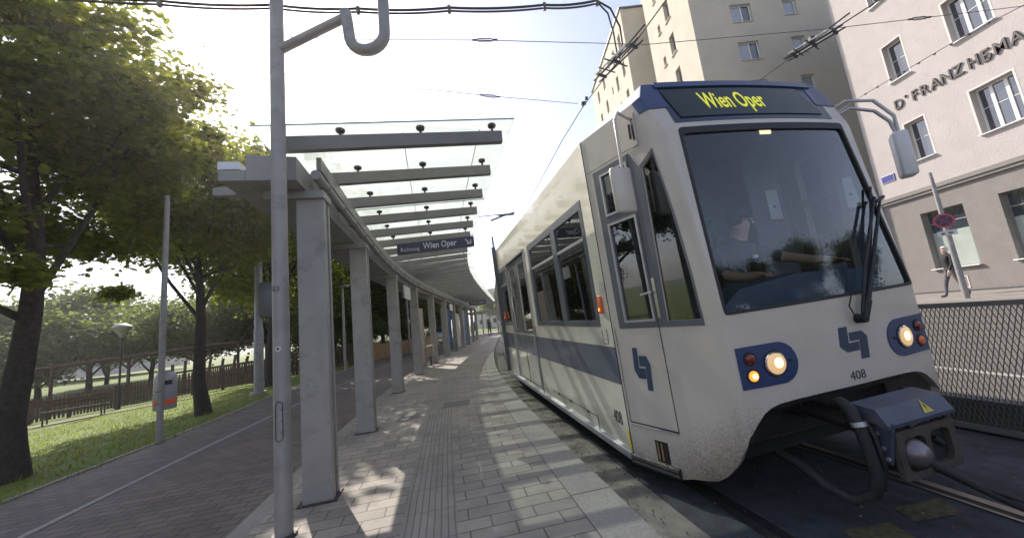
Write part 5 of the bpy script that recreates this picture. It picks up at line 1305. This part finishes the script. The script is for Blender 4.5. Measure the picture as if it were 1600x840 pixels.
# stair strip and far block
b = MB(); b.box(Vector((15.6 + 4, 28.6, 16.5)) - BO, (8.6, 3.3, 33)); b.build('stair_wall', M['beige_light'], BB)
for r in range(9):
    z = 5.0 + 2.9 * r + .6
    b = MB(); b.box(Vector((15.27, 28.3, z + .7)) - BO, (.06, 1.9, 1.9)); f = b.build('stair_window', M['curtain'], BB)
    b = MB()
    for q in range(5): b.box(Vector((15.22, 27.4 + q * .45, z + .7)) - BO, (.05, .06, 1.9))
    b.box(Vector((15.22, 28.3, z + .7)) - BO, (.05, 1.9, .05)); b.build('glazing_bar', M['tram_gray'], f)
fL2 = lambda y_, z, o: Vector((13.04 - o, y_, z)) - BO
HF = 29.6
w3 = []
for r in range(9):
    zt = 4.4 + 2.95 * r
    for (ya, yb, hh) in ((31.1, 31.75, 1.5), (33.2, 33.85, 1.6), (35.0, 35.35, .8), (37.2, 37.9, 1.5), (39.8, 40.5, 1.5)):
        w3.append((ya, yb, zt - hh, zt))
b = MB(); b.sheet([(42.5, .4), (30.0, .4), (30.0, HF), (42.5, HF)], [rectyz(a, z0, c, z1) for a, c, z0, z1 in w3], fL2, .3); b.build('wall', M['beige'], BB)
b = MB(); b.box(Vector((19.2, 36.2, HF / 2)) - BO, (11.7, 12.36, HF - .1)); b.build('far_block', M['beige'], BB)
b = MB(); b.box(Vector((19.1, 36.25, HF + .05)) - BO, (12.4, 12.7, .16)); b.build('roof', M['tram_grime'], BB)
for a, c, z0, z1 in w3:
    b = MB(); b.sheet(rectyz(a, z0, c, z1), [rectyz(a + .05, z0 + .06, c - .05, z1 - .05)], lambda y_, z, o: fL2(y_, z, o - .2), .05); f = b.build('window', M['beige_light'], BB)
    b = MB(); b.sheet(rectyz(a + .03, z0 + .03, c - .03, z1 - .03), [], lambda y_, z, o: fL2(y_, z, o - .23), .01); b.build('pane', M['pane'], f)

# ------------------------------------------------------------------ no stopping sign + pedestrian
T = thing('no_stopping_sign', 'round red and blue no stopping sign on a grey post at the pavement edge', 'sign', (13.85, 11.1, .44))
b = MB(); b.tube([(0, 0, 0), (0, 0, 2.0), (0, 0, 4.1)], [.075, .07, .045], 12); b.build('post', M['galv'], T, smooth=40)
fd = Vector((-13.85, -11.1, 0)).normalized(); sd3 = Vector((-fd.y, fd.x, 0)); mt = fd.to_track_quat('Z', 'Y').to_matrix()
b = MB(); b.lathe([(.225, 0), (.225, .02), (0, .02)], Vector((0, 0, 2.48)) + fd * .08, 28, mt); dk = b.build('disc', M['red_sign'], T)
b = MB(); b.lathe([(.175, .0), (.175, .024), (0, .024)], Vector((0, 0, 2.48)) + fd * .08, 28, mt); b.build('disc_centre', M['sign_blue'], dk)
b = MB()
for a in (.785, -.785): b.box(Vector((0, 0, 2.48)) + fd * .107, (.35, .004, .045), mtx=(Matrix((sd3, fd, Vector((0, 0, 1)))).transposed() @ Matrix.Rotation(a, 3, 'Y')))
b.build('red_cross', mat('faded red', (.20, .035, .06), .5), dk)
b = MB(); b.box(Vector((0, 0, 2.08)) + fd * .09, (.40, .012, .16), mtx=Matrix((sd3, fd, Vector((0, 0, 1)))).transposed()); pl = b.build('extra_plate', M['sign_white'], T)
b = MB(); b.box(Vector((0, 0, 2.07)) + fd * .098 + sd3 * .07, (.10, .004, .05), mtx=Matrix((sd3, fd, Vector((0, 0, 1)))).transposed()); b.box(Vector((0, 0, 2.07)) + fd * .098 - sd3 * .09, (.07, .004, .05), mtx=Matrix((sd3, fd, Vector((0, 0, 1)))).transposed()); b.build('plate_symbol', M['ink'], pl)
person('white haired pedestrian in a black jacket walking past the grey facade', (15.08, 12.32, .455), R_(75), 'walk', 1.74, M['cloth_dark'], M['cloth_grey'], M['hair_white'])
# people at the far end of the platform
person('person in dark clothes walking away at the far end of the platform', (-3.15, 38.5, 0), R_(5), 'walk', 1.78, M['cloth_dark'], M['cloth_dark'])
person('person in dull red top standing at the far platform end', (-5.0, 41.0, 0), R_(150), 'walk', 1.72, M['cloth_red'], M['cloth_navy'])
person('person in grey top beside the far shelter columns', (-5.6, 42.5, 0), R_(90), 'stand', 1.7, M['cloth_grey'], M['cloth_dark'])

# ------------------------------------------------------------------ trees
def tree(name, label, cat, loc, H, cz0, cr, nleaf, lsize, trunk_r, seed, lm=None, trunk_top=None, lean=(0, 0), group=None, nclump=70, squash=1.0, spread=.155, offs=(0, 0), fine=False):
    rng = np.random.default_rng(seed)
    T = thing(name, label, cat, loc, group=group)
    hc = (cz0 + H) / 2; hz = (H - cz0) / 2
    tt = trunk_top or (cz0 + .8)
    b = MB(); P = []; Rr = []
    n = 9
    for i in range(n):
        k = i / (n - 1); z = k * (H * .72)
        wob = .06 * math.sin(seed + k * 7) * (1 if 0 < i else 0)
        P.append(Vector((lean[0] * k + wob + offs[0] * k, lean[1] * k + wob * .7 + offs[1] * k, z - .15 if i == 0 else z))); Rr.append(trunk_r * (1.35 if i == 0 else (1 - .80 * k)))
    b.tube(P, Rr, 14)
    # bark irregularity
    b.v = [(x + .012 * math.sin(z * 9 + x * 40), y_ + .012 * math.cos(z * 7 + y_ * 30), z) for x, y_, z in b.v]
    clumps = []
    nl = 13
    for i in range(nl):
        k = (tt / (H * .72)) * .8 + (1 - (tt / (H * .72)) * .8) * (i / nl) ** 1.0 * .95
        fi = k * (n - 1); i0 = min(n - 2, int(fi)); p0 = P[i0].lerp(P[i0 + 1], fi - i0)
        a = i * 2.4 + seed; zt = cz0 + hz * 2 * (.18 + .72 * rng.random()); zt = max(zt, p0.z + .1)
        rad = cr * math.sqrt(max(.1, 1 - ((zt - hc) / hz) ** 2)) * rng.uniform(.6, .9)
        e = Vector((offs[0] + rad * math.cos(a), offs[1] + rad * math.sin(a), zt))
        m_ = p0.lerp(e, .5) + Vector((0, 0, -.12 * rad + rng.normal() * .1))
        q = p0.lerp(m_, .5) + Vector((rng.normal() * .05, rng.normal() * .05, .05))
        r0 = trunk_r * .42 * (1 - .5 * k)
        b.tube([p0, q, m_, m_.lerp(e, .5) + Vector((rng.normal() * .1, rng.normal() * .1, 0)), e], [r0, r0 * .8, r0 * .55, r0 * .35, r0 * .12], 7)
        for j in range(4):
            s0 = m_.lerp(e, rng.uniform(0, .9)); d = Vector(rng.normal(0, 1, 3)).normalized() * cr * rng.uniform(.2, .45); d.z = abs(d.z) * .6
            b.tube([s0, s0 + d * .5 + Vector((0, 0, .05)), s0 + d], [r0 * .3, r0 * .2, r0 * .06], 5); clumps.append(s0 + d)
        clumps.append(e); clumps.append(m_.lerp(e, .6))
    b.build('trunk', M['bark'], T, smooth=60)
    while len(clumps) < nclump:
        d = Vector(rng.normal(0, 1, 3)).normalized() * (rng.random() ** .38)
        clumps.append(Vector((offs[0] + d.x * cr * .95, offs[1] + d.y * cr * .95, hc + d.z * hz * .95)))
    C_ = np.array([list(c) for c in clumps]); idx = rng.integers(0, len(C_), nleaf)
    sg = cr * spread
    csz = rng.uniform(.6, 1.35, len(C_)) * sg
    pos = C_[idx] + rng.normal(0, 1, (nleaf, 3)) * csz[idx][:, None] * np.array([1.15, 1.15, .62])
    # keep above the crown base with a ragged lower edge
    low = pos[:, 2] < cz0 + rng.normal(0, .15, nleaf); pos[low, 2] = cz0 + rng.random(low.sum()) * .9
    s = lsize * rng.uniform(.6, 1.25, nleaf)
    u = rng.normal(0, 1, (nleaf, 3)); u[:, 2] *= .5; u /= np.linalg.norm(u, axis=1)[:, None]
    nn = rng.normal(0, .55, (nleaf, 3)); nn[:, 2] += 1; v = np.cross(nn, u); v /= np.linalg.norm(v, axis=1)[:, None]
    w_ = np.cross(u, v)
    # leaf: 5-lobed hexagon-ish outline in two folded halves
    if fine:     # lobed maple outline, folded along the midrib
        H_ = [(.32, .30, .05), (.15, .20, .04), (-.02, .52, .10), (-.12, .20, .04), (-.36, .34, .07)]
        L_ = [(-.5, 0, 0), (.58, 0, -.08)] + H_ + [(a, -b2, c) for a, b2, c in H_]
        fa = [0, 1, 2, 3, 4, 5, 6]; fb = [1, 0, 11, 10, 9, 8, 7]
    else:
        L_ = [(-.5, 0, 0), (-.12, .42, .10), (.18, .30, .06), (.55, 0, -.08), (.18, -.30, .06), (-.12, -.42, .10)]
        fa = [0, 3, 2, 1]; fb = [0, 5, 4, 3]
    V = np.stack([pos + s[:, None] * (a * u + b2 * v + c * w_) for a, b2, c in L_], 1)
    nv = len(L_); k_ = len(fa); me = bpy.data.meshes.new('crown'); me.vertices.add(nv * nleaf); me.vertices.foreach_set('co', V.ravel())
    base = np.arange(nleaf, dtype=np.int32)[:, None] * nv
    F = np.concatenate([base + np.array(fa), base + np.array(fb)], 1).ravel().astype(np.int32)
    me.loops.add(len(F)); me.loops.foreach_set('vertex_index', F); nf = 2 * nleaf
    me.polygons.add(nf); me.polygons.foreach_set('loop_start', np.arange(0, k_ * nf, k_, dtype=np.int32)); me.polygons.foreach_set('loop_total', np.full(nf, k_, dtype=np.int32))
    me.update(); me.materials.append(lm or M['leaf']); o = bpy.data.objects.new('crown', me); COL.objects.link(o); o.parent = T
    return T
G1 = 'maples along the lawn'
tree('maple_tree', 'largest maple with thick forked trunk nearest on the left, leaves to the frame edge', 'tree', (-6.85, 4.85, 0), 8.1, 1.75, 2.45, 44000, .105, .155, 11, fine=True, group=G1, lean=(.30, .30), offs=(-.60, -.10), nclump=100, spread=.105)
tree('maple_tree', 'maple with slim straight trunk just beyond the litter bin', 'tree', (-7.4, 8.4, -.01), 8.0, 1.9, 2.15, 36000, .11, .13, 23, fine=True, group=G1, nclump=90, spread=.105, lean=(.05, .1), offs=(-.75, .1))
tree('maple_tree', 'maple with dark trunk partly behind the foreground mast', 'tree', (-9.3, 13.4, -.05), 9.9, 1.9, 3.7, 42000, .145, .21, 5, group=G1, nclump=140, spread=.12)
G2 = 'dark park trees behind the pillars'
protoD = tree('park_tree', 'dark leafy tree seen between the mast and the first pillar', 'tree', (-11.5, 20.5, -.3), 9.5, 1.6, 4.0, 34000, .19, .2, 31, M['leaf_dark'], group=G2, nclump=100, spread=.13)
def place(proto, label, loc, rz, sc):
    c = copy_tree(proto); c.location = loc; c.rotation_euler = (0, 0, rz); c.scale = (sc, sc, sc); c['label'] = label; return c
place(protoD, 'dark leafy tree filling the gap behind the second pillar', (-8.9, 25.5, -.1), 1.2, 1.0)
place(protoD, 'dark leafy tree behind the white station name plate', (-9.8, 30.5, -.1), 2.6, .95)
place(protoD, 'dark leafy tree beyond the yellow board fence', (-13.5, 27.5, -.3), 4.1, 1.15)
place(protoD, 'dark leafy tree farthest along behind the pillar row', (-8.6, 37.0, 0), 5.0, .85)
G3 = 'pale trees in the park distance'
protoP = tree('distant_park_tree', 'pale green tree in the park behind the lantern', 'tree', (-32, 31, -1.8), 8.5, 1.8, 4.2, 18000, .27, .22, 47, M['leaf_far'], group=G3, nclump=60)
for lab, loc, rz, sc in (('pale tree left in the park beyond the picket fence and bench', (-36, 24, -2), 1, .8), ('pale tree behind the wooden pergola', (-27, 30, -1.6), 2, .85),
                         ('tall pale tree between the two nearer maple trunks', (-27, 38, -1.5), 3, 1.35), ('small pale tree low beside the largest maple trunk', (-34, 19, -2), 4, .6),
                         ('pale tree behind the right end of the pergola', (-22, 34, -1.2), 5, .95), ('broad pale tree on the park skyline', (-44, 38, -2.2), 6, 1.1), ('pale tree far back near the foreground mast', (-22, 45, -.8), .5, 1.2),
                         ('pale tree on the far park edge left of the lantern', (-52, 32, -2.2), 1.5, 1.0), ('tiny pale tree at the frame edge beyond the lawn', (-40, 15, -2.2), 2.5, .9)):
    place(protoP, lab, loc, rz, sc)
for lab, loc, rz, sc in (('full pale tree right of the park lantern', (-24, 27, -1.4), 1.1, .9), ('pale tree above the picket fence beside the second maple', (-19.5, 28, -1), 2.2, .95), ('pale tree at the far left of the park behind the thick maple trunk', (-38, 28, -2.1), 3.9, 1.1), ('tall tree in the park behind the steel mast', (-17, 33, -.6), 5.2, 1.1), ('pale tree deep in the park above the bench', (-40, 33, -2.2), 4.6, 1.3)):
    place(protoP, lab, loc, rz, sc)
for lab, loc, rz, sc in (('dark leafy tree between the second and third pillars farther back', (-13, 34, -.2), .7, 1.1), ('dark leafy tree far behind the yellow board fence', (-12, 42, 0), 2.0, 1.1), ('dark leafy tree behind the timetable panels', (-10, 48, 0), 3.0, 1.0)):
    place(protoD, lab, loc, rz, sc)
for lab, loc, rz, sc in (('low dark shrub right behind the yellow board fence', (-9.6, 21.5, -1.0), .4, .42), ('low dark shrub beyond the board fence end', (-9.4, 27.5, -.9), 1.9, .42), ('low dark shrub behind the parked white car', (-9.8, 40, -.9), 3.1, .5), ('low dark shrub left of the slim lamp post', (-12.6, 22, -1.1), 4.4, .45)):
    place(protoD, lab, loc, rz, sc)
place(protoP, 'green tree beyond the far end of the platform', (1.5, 75, 0), 3.3, 1.15)
place(protoP, 'green tree left of the gap at the far end of the track', (-4.5, 84, 0), 4.4, 1.0)
# trees behind the viewpoint, seen only as reflections
for i, (lab, loc, sc) in enumerate((('tree reflected in the middle of the windscreen', (30, -13, -.2), 1.0), ('tree reflected beside the wiper', (27, -4, -.2), .75), ('bushy tree reflected low in the windscreen', (27, -18, -.2), .9), ('tree reflected at the left edge of the windscreen', (22, -21, -.2), 1.0), ('tree reflected in the door glass', (-10, -7, 0), .8), ('tree reflected in the far side windows', (-11, -1.5, 0), .7), ('round tree reflected in the display glass', (36, -24, -.2), 1.0))):
    place(protoD, lab, loc, i * 1.3, sc)

# ------------------------------------------------------------------ left side furniture
# litter bin on its pole
T = thing('litter_bin', 'grey domed litter bin with orange band hung on a thin pole', 'bin', (-6.02, 5.98, 0))
b = MB(); b.tube([(0, 0, -.05), (0, 0, 2.2), (0, 0, 4.2)], [.045, .042, .036], 14); b.build('pole', M['galv'], T, smooth=40)
tocam = Vector((6.02, -5.98, 0)).normalized(); sid = Vector((-tocam.y, tocam.x, 0)).normalized() * 1
if sid.x < 0: sid = -sid
bc = sid * .055 - tocam * .16
b = MB()
prof = [(.145, .49), (.15, .50), (.15, .97), (.145, 1.03), (.12, 1.08), (.07, 1.115), (0, 1.125)]
b.lathe(prof, bc, 24); bd = b.build('bin_body', M['bin_grey'], T, smooth=50)
b = MB(); b.lathe([(.1525, .575), (.1525, .655), (.151, .655), (.151, .575)], bc, 24); b.build('orange_band', M['bin_orange'], bd)
b = MB(); b.box(bc + tocam * .13 + Vector((0, 0, .93)), (.16, .05, .07), rz=math.atan2(sid.y, sid.x)); b.build('slot', M['black'], bd)
b = MB(); b.tube([Vector((0, 0, .8)) + tocam * .05, Vector((0, 0, .8)) - sid * .06, Vector((0, 0, .8)) - tocam * .05], .008, 6); b.tube([Vector((0, 0, .6)) + tocam * .05, Vector((0, 0, .6)) - sid * .06, Vector((0, 0, .6)) - tocam * .05], .008, 6); b.build('bracket', M['tram_grime'], T)
# thick mast with box sign
T = thing('steel_mast', 'thick grey mast on the lawn carrying a grey cabinet beside the foreground mast', 'mast', (-7.95, 10.85, -.05))
b = MB(); b.tube([(0, 0, -.05), (0, 0, .12)], [.24, .22], 16); b.tube([(0, 0, .1), (0, 0, 1.95), (0, 0, 2.0), (0, 0, 8)], [.13, .125, .105, .09], 18); b.build('pole', M['galv'], T, smooth=40)
b = MB(); b.box((.27, .05, 2.85), (.42, .16, 1.1), rz=R_(36), bev=.03); b.build('cabinet', M['tram_gray'], T, smooth=50)
# park lantern
T = thing('park_lantern', 'slim park lamp with shallow dome shade by the fence', 'lamp', (-18.1, 16.1, ground_z(-18.1, 16.1)))
b = MB(); b.tube([(0, 0, 0), (0, 0, .9), (0, 0, 1.0), (0, 0, 3.2)], [.08, .07, .04, .035], 10); b.build('pole', M['green_metal'], T)
b = MB(); b.lathe([(.05, 3.15), (.12, 3.3), (.34, 3.58), (.36, 3.62), (.30, 3.70), (.15, 3.78), (0, 3.80)], (0, 0, 0), 18); sh_ = b.build('lamp_shade', M['galv'], T, smooth=50)
b = MB(); b.lathe([(.10, 3.34), (.24, 3.55), (.24, 3.57), (0, 3.57)], (0, 0, .012), 16); b.build('diffuser', M['sign_white'], sh_)
# second slim lamp posts behind pillars
for (x, y_, h, lab) in ((-7.5, 15.3, 3.6, 'slim pale lamp post on the lawn edge between the first two pillars'), (-7.05, 22.9, 5.5, 'slim pale post seen below the white station name plate')):
    T = thing('lamp_post', lab, 'lamp', (x, y_, -.02)); b = MB(); b.tube([(0, 0, 0), (0, 0, h)], [.06, .045], 10); b.build('pole', M['galv'], T)
    b = MB(); b.box((.12, -.1, h + .03), (.5, .2, .08), rz=R_(-30), bev=.02); b.build('lamp_head', M['galv'], T)
# benches
def bench(label, c, rz):
    T = thing('park_bench', label, 'bench', (c[0], c[1], ground_z(*c)), rz, group='benches by the gravel path')
    b = MB()
    for k in range(3): b.box((0, -.14 + k * .14, .45), (1.75, .11, .04), bev=.008)
    b.build('seat', M['wood_brown'], T)
    b = MB()
    for k in range(2): b.box((0, .26 + .02 * k, .68 + k * .14), (1.75, .035, .11), bev=.008)
    b.build('backrest', M['wood_brown'], T)
    for x in (-.72, .72):
        b = MB(); b.tube([(x, -.18, 0), (x, -.18, .43)], .025, 8); b.tube([(x, .22, 0), (x, .26, .45), (x, .30, .9)], .025, 8); b.tube([(x, -.2, .42), (x, .25, .42)], .02, 8); b.build('leg', M['green_metal'], T)
bench('brown slatted park bench between the lantern and the largest maple', (-17.3, 13.9), R_(38))
bench('brown slatted park bench cut by the left edge of the picture', (-18.6, 12.2), R_(32))
# picket fence
T = thing('picket_fence', 'long brown wooden picket fence along the park lawn', 'fence', (-12, 15.4, ground_z(-12, 15.4)))
fo = Vector((-12, 15.4, ground_z(-12, 15.4)))
line = [(-28, 14.0), (-21.5, 17.0), (-16.2, 17.6), (-12.4, 16.6), (-8.35, 18.4)]
b = MB(); bp_ = MB(); cnt = 0
for (x0, y0), (x1, y1) in zip(line[:-1], line[1:]):
    L_ = math.hypot(x1 - x0, y1 - y0); n = int(L_ / .14); rz = math.atan2(y1 - y0, x1 - x0)
    for i in range(n):
        k = i / n; x = x0 + (x1 - x0) * k; y_ = y0 + (y1 - y0) * k; z = ground_z(x, y_)
        b.box(Vector((x, y_, z + .56)) - fo, (.085, .022, 1.0 + .02 * math.sin(i * 3.3)), rz)
        if i % 14 == 0: bp_.box(Vector((x, y_ + .06, z + .5)) - fo, (.09, .09, 1.15), rz)
    m_ = 12
    for i in range(m_):
        for hh in (.28, .86):
            p = [Vector((x0 + (x1 - x0) * (i + q) / m_, y0 + (y1 - y0) * (i + q) / m_, 0)) for q in (0, 1)]
            p = [q + Vector((0, .03, ground_z(q.x, q.y) + hh)) - fo for q in p]; bp_.tube(p, .035, 4)
b.build('pickets', M['wood_brown'], T); bp_.build('rails_and_posts', M['wood_brown'], T)
# yellow board fence
T = thing('board_fence', 'low closed fence of yellow brown boards seen between the pillars', 'fence', (-8.2, 18.8, 0))
b = MB(); L0 = Vector((0, 0, 0)); L1 = Vector((1.1, 4.9, 0)); L2_ = Vector((1.2, 12, 0))
n = 34
for i in range(n):
    a = L0.lerp(L1, i / n); c = L0.lerp(L1, (i + 1) / n); d = c - a
    b.box((a + c) / 2 + Vector((0, 0, .44)), (d.length * .93, .03, .86), rz=math.atan2(d.y, d.x))
for i in range(40):
    a = L1.lerp(L2_, i / 40); c = L1.lerp(L2_, (i + 1) / 40); d = c - a
    b.box((a + c) / 2 + Vector((0, 0, .44)), (d.length * .93, .03, .86), rz=math.atan2(d.y, d.x))
b.build('boards', M['wood_yellow'], T)
# pergola
gz_ = ground_z(-23.5, 20)
T = thing('pergola', 'dark wooden pergola frame standing in the playground behind the fence', 'pergola', (-23.5, 20, gz_))
b = MB(); Aq = Vector((-3.0, -1.6, 2.5)); Bq = Vector((5.2, 3.6, 2.95)); b.tube([Aq, Bq], .09, 4); b.tube([Aq + Vector((0, 1.5, 0)), Bq + Vector((0, 1.5, 0))], .09, 4); b.build('beam', M['wood_brown'], T)
for k in (.15, .45, .75, .97):
    p = Aq.lerp(Bq, k); b = MB(); b.tube([Vector((p.x, p.y, -.3)), p], .08, 6); b.tube([Vector((p.x, p.y, p.z - .7)), p + (Bq - Aq).normalized() * .6], .05, 4); b.tube([Vector((p.x, p.y, p.z - .7)), p - (Bq - Aq).normalized() * .6], .05, 4); b.build('post', M['wood_brown'], T)
T = thing('climbing_frame', 'low wooden playground frame with vertical posts behind the picket fence', 'playground', (-18.0, 20.5, ground_z(-18, 20.5)))
for k in range(7):
    b = MB(); b.tube([(-2 + k * .65, 0, -.3), (-2 + k * .65, .1 * k, 1.6 + .15 * (k % 2))], .07, 6); b.build('post', M['wood_brown'], T)
b = MB(); b.tube([(-2.2, 0, 1.1), (2.2, .6, 1.25)], .06, 4); b.tube([(-2.2, 0, .6), (2.2, .6, .7)], .05, 4); b.build('rail', M['wood_brown'], T)
# enamel panels and poster boards behind the pillars
def slab_obj(name, label, cat, x, y_, w_, h, m, rz, z0=.0, th=.08, feet=True, grp=None):
    T = thing(name, label, cat, (x, y_, 0), rz, group=grp)
    b = MB(); b.box((0, 0, z0 + h / 2), (w_, th, h), bev=.01); b.build('panel', m, T)
    for sx in (-1, 1):
        b = MB(); b.box((sx * (w_ / 2 + .03), 0, (z0 + h) / 2), (.05, .10, z0 + h + .04)); b.build('post', M['pillar'], T)
    return T
d = cdir(12.4); a_ = math.atan2(d.y, d.x)
slab_obj('timetable_panel', 'tall beige timetable panel just behind the fourth pillar', 'panel', -3.52, 12.5, 1.5, 2.0, M['panel_beige'], a_, .12)
slab_obj('poster_board', 'bright blue poster board between the sixth and seventh pillars', 'board', -3.85, 19.2, 1.8, 2.2, M['poster_blue'], a_ - .1, .15)
slab_obj('timetable_panel', 'beige timetable panel behind the blue poster board', 'panel', -3.72, 21.6, 1.1, 2.0, M['panel_beige'], a_ - .1, .12)
slab_obj('poster_board', 'second blue poster board far along the row of pillars', 'board', -3.85, 25.0, 1.8, 2.2, M['poster_blue'], a_ - .1, .15)
T = thing('waste_box', 'small pale box on legs beside the beige timetable panel', 'bin', (-3.4, 13.5, 0)); b = MB(); b.box((0, 0, .55), (.24, .22, .4), bev=.02); b.build('box', M['panel_beige'], T)
b = MB(); b.tube([(0, 0, 0), (0, 0, .4)], .03, 8); b.build('leg', M['tram_grime'], T)
# car
def car(label, loc, rz, m):
    T = thing('parked_car', label, 'car', loc, rz)
    prof = [(-2.1, .35), (-2.12, .75), (-1.95, .95), (-1.5, 1.0), (-1.0, 1.42), (.5, 1.45), (1.15, 1.02), (1.95, .88), (2.12, .65), (2.1, .35)]
    b = MB(); b.sheet(prof, [], lambda x, z, o: Vector((x, -.85 - o, z)), 1.7); b.build('body', m, T)
    for sg in (-1, 1):
        b = MB(); b.prism([(-1.35, 1.02), (-.92, 1.36), (.45, 1.38), (.98, 1.04)], lambda x, z, o: Vector((x, sg * (.856 + o), z)), .004); b.build('side_window', M['pane'], T)
    b = MB(); b.add([(1.16, -.7, 1.04), (1.16, .7, 1.04), (.56, .66, 1.42), (.56, -.66, 1.42)], [(0, 1, 2, 3)]); b.v = [(x + .012, y_, z + .012) for x, y_, z in b.v]; b.build('windscreen', M['pane'], T)
    for x in (-1.35, 1.35):
        for sg in (-1, 1):
            b = MB(); b.lathe([(.10, -.09), (.31, -.09), (.33, -.06), (.33, .06), (.31, .09), (.20, .095), (.19, .07), (0, .07)], (x, sg * .80, .33), 20, Matrix.Rotation(-sg * math.pi / 2, 3, 'X')); b.build('wheel', M['black'], T)
    for sg in (-1, 1):
        b = MB(); b.box((2.08, sg * .6, .72), (.08, .3, .14), bev=.02); b.build('headlight', M['chrome'], T)
    return T
car('white car parked beyond the pillars beside the blue poster board', (-7.6, 35.5, 0), R_(-80), M['car_white'])
# far structures beyond the platform
T = thing('far_shelter', 'second pale shelter with thin columns beyond the end of the platform', 'shelter', (-4.0, 46, 0))
b = MB(); b.box((0, 3, 2.9), (5.5, 8, .18)); b.build('roof', M['girder'], T)
for i in range(6):
    b = MB(); b.box((-2.4 + i * .95, -.5, 1.4), (.14, .14, 2.85)); b.build('column', M['pillar'], T)
def far_house(label, x, y_, w_, d_, h, m, rows):
    T = thing('distant_building', label, 'building', (x, y_, 0)); b = MB(); b.box((0, 0, h / 2), (w_, d_, h)); b.build('wall', m, T)
    b = MB(); b.hexa([Vector(p) for p in ((-w_ / 2 - .3, -d_ / 2 - .3, h), (w_ / 2 + .3, -d_ / 2 - .3, h), (w_ / 2 + .3, d_ / 2 + .3, h), (-w_ / 2 - .3, d_ / 2 + .3, h), (-w_ / 2 + 1, -d_ / 4, h + 1.8), (w_ / 2 - 1, -d_ / 4, h + 1.8), (w_ / 2 - 1, d_ / 4, h + 1.8), (-w_ / 2 + 1, d_ / 4, h + 1.8))]); b.build('roof', M['tram_grime'], T)
    for r in range(rows):
        b = MB()
        for k in range(int(w_ / 2.2)): b.box((-w_ / 2 + 1.3 + k * 2.2, -d_ / 2 - .01, 2.2 + r * 3.0), (1.0, .06, 1.4))
        b.build('window_row', M['pane'], T)
far_house('distant pale house closing the street beyond the platform end', -2, 120, 22, 12, 11, M['beige_light'], 3)
far_house('distant house behind the pale park trees on the left', -75, 62, 24, 12, 8, M['pink_trim'], 2)
far_house('building reflected behind the viewpoint across the crossing', 8, -62, 30, 12, 9, M['beige'], 3)

# ------------------------------------------------------------------ thin haze volume, added to imitate lens veil and pale the far trees
hm = bpy.data.materials.new('added veil haze'); hm.use_nodes = True; N = hm.node_tree.nodes; N.clear()
ho = N.new('ShaderNodeOutputMaterial'); hv = N.new('ShaderNodeVolumePrincipled')
hv.inputs['Color'].default_value = (1.0, 0.97, 0.93, 1); hv.inputs['Density'].default_value = 0.0014; hv.inputs['Anisotropy'].default_value = 0.72
hm.node_tree.links.new(hv.outputs[0], ho.inputs['Volume'])
b = MB(); b.hexa([(-1300, -1100, -4), (1300, -1100, -4), (1300, 1900, -4), (-1300, 1900, -4), (-1300, -1100, 42), (1300, -1100, 42), (1300, 1900, 42), (-1300, 1900, 42)])
struct(b.build('haze', hm), 'stuff')
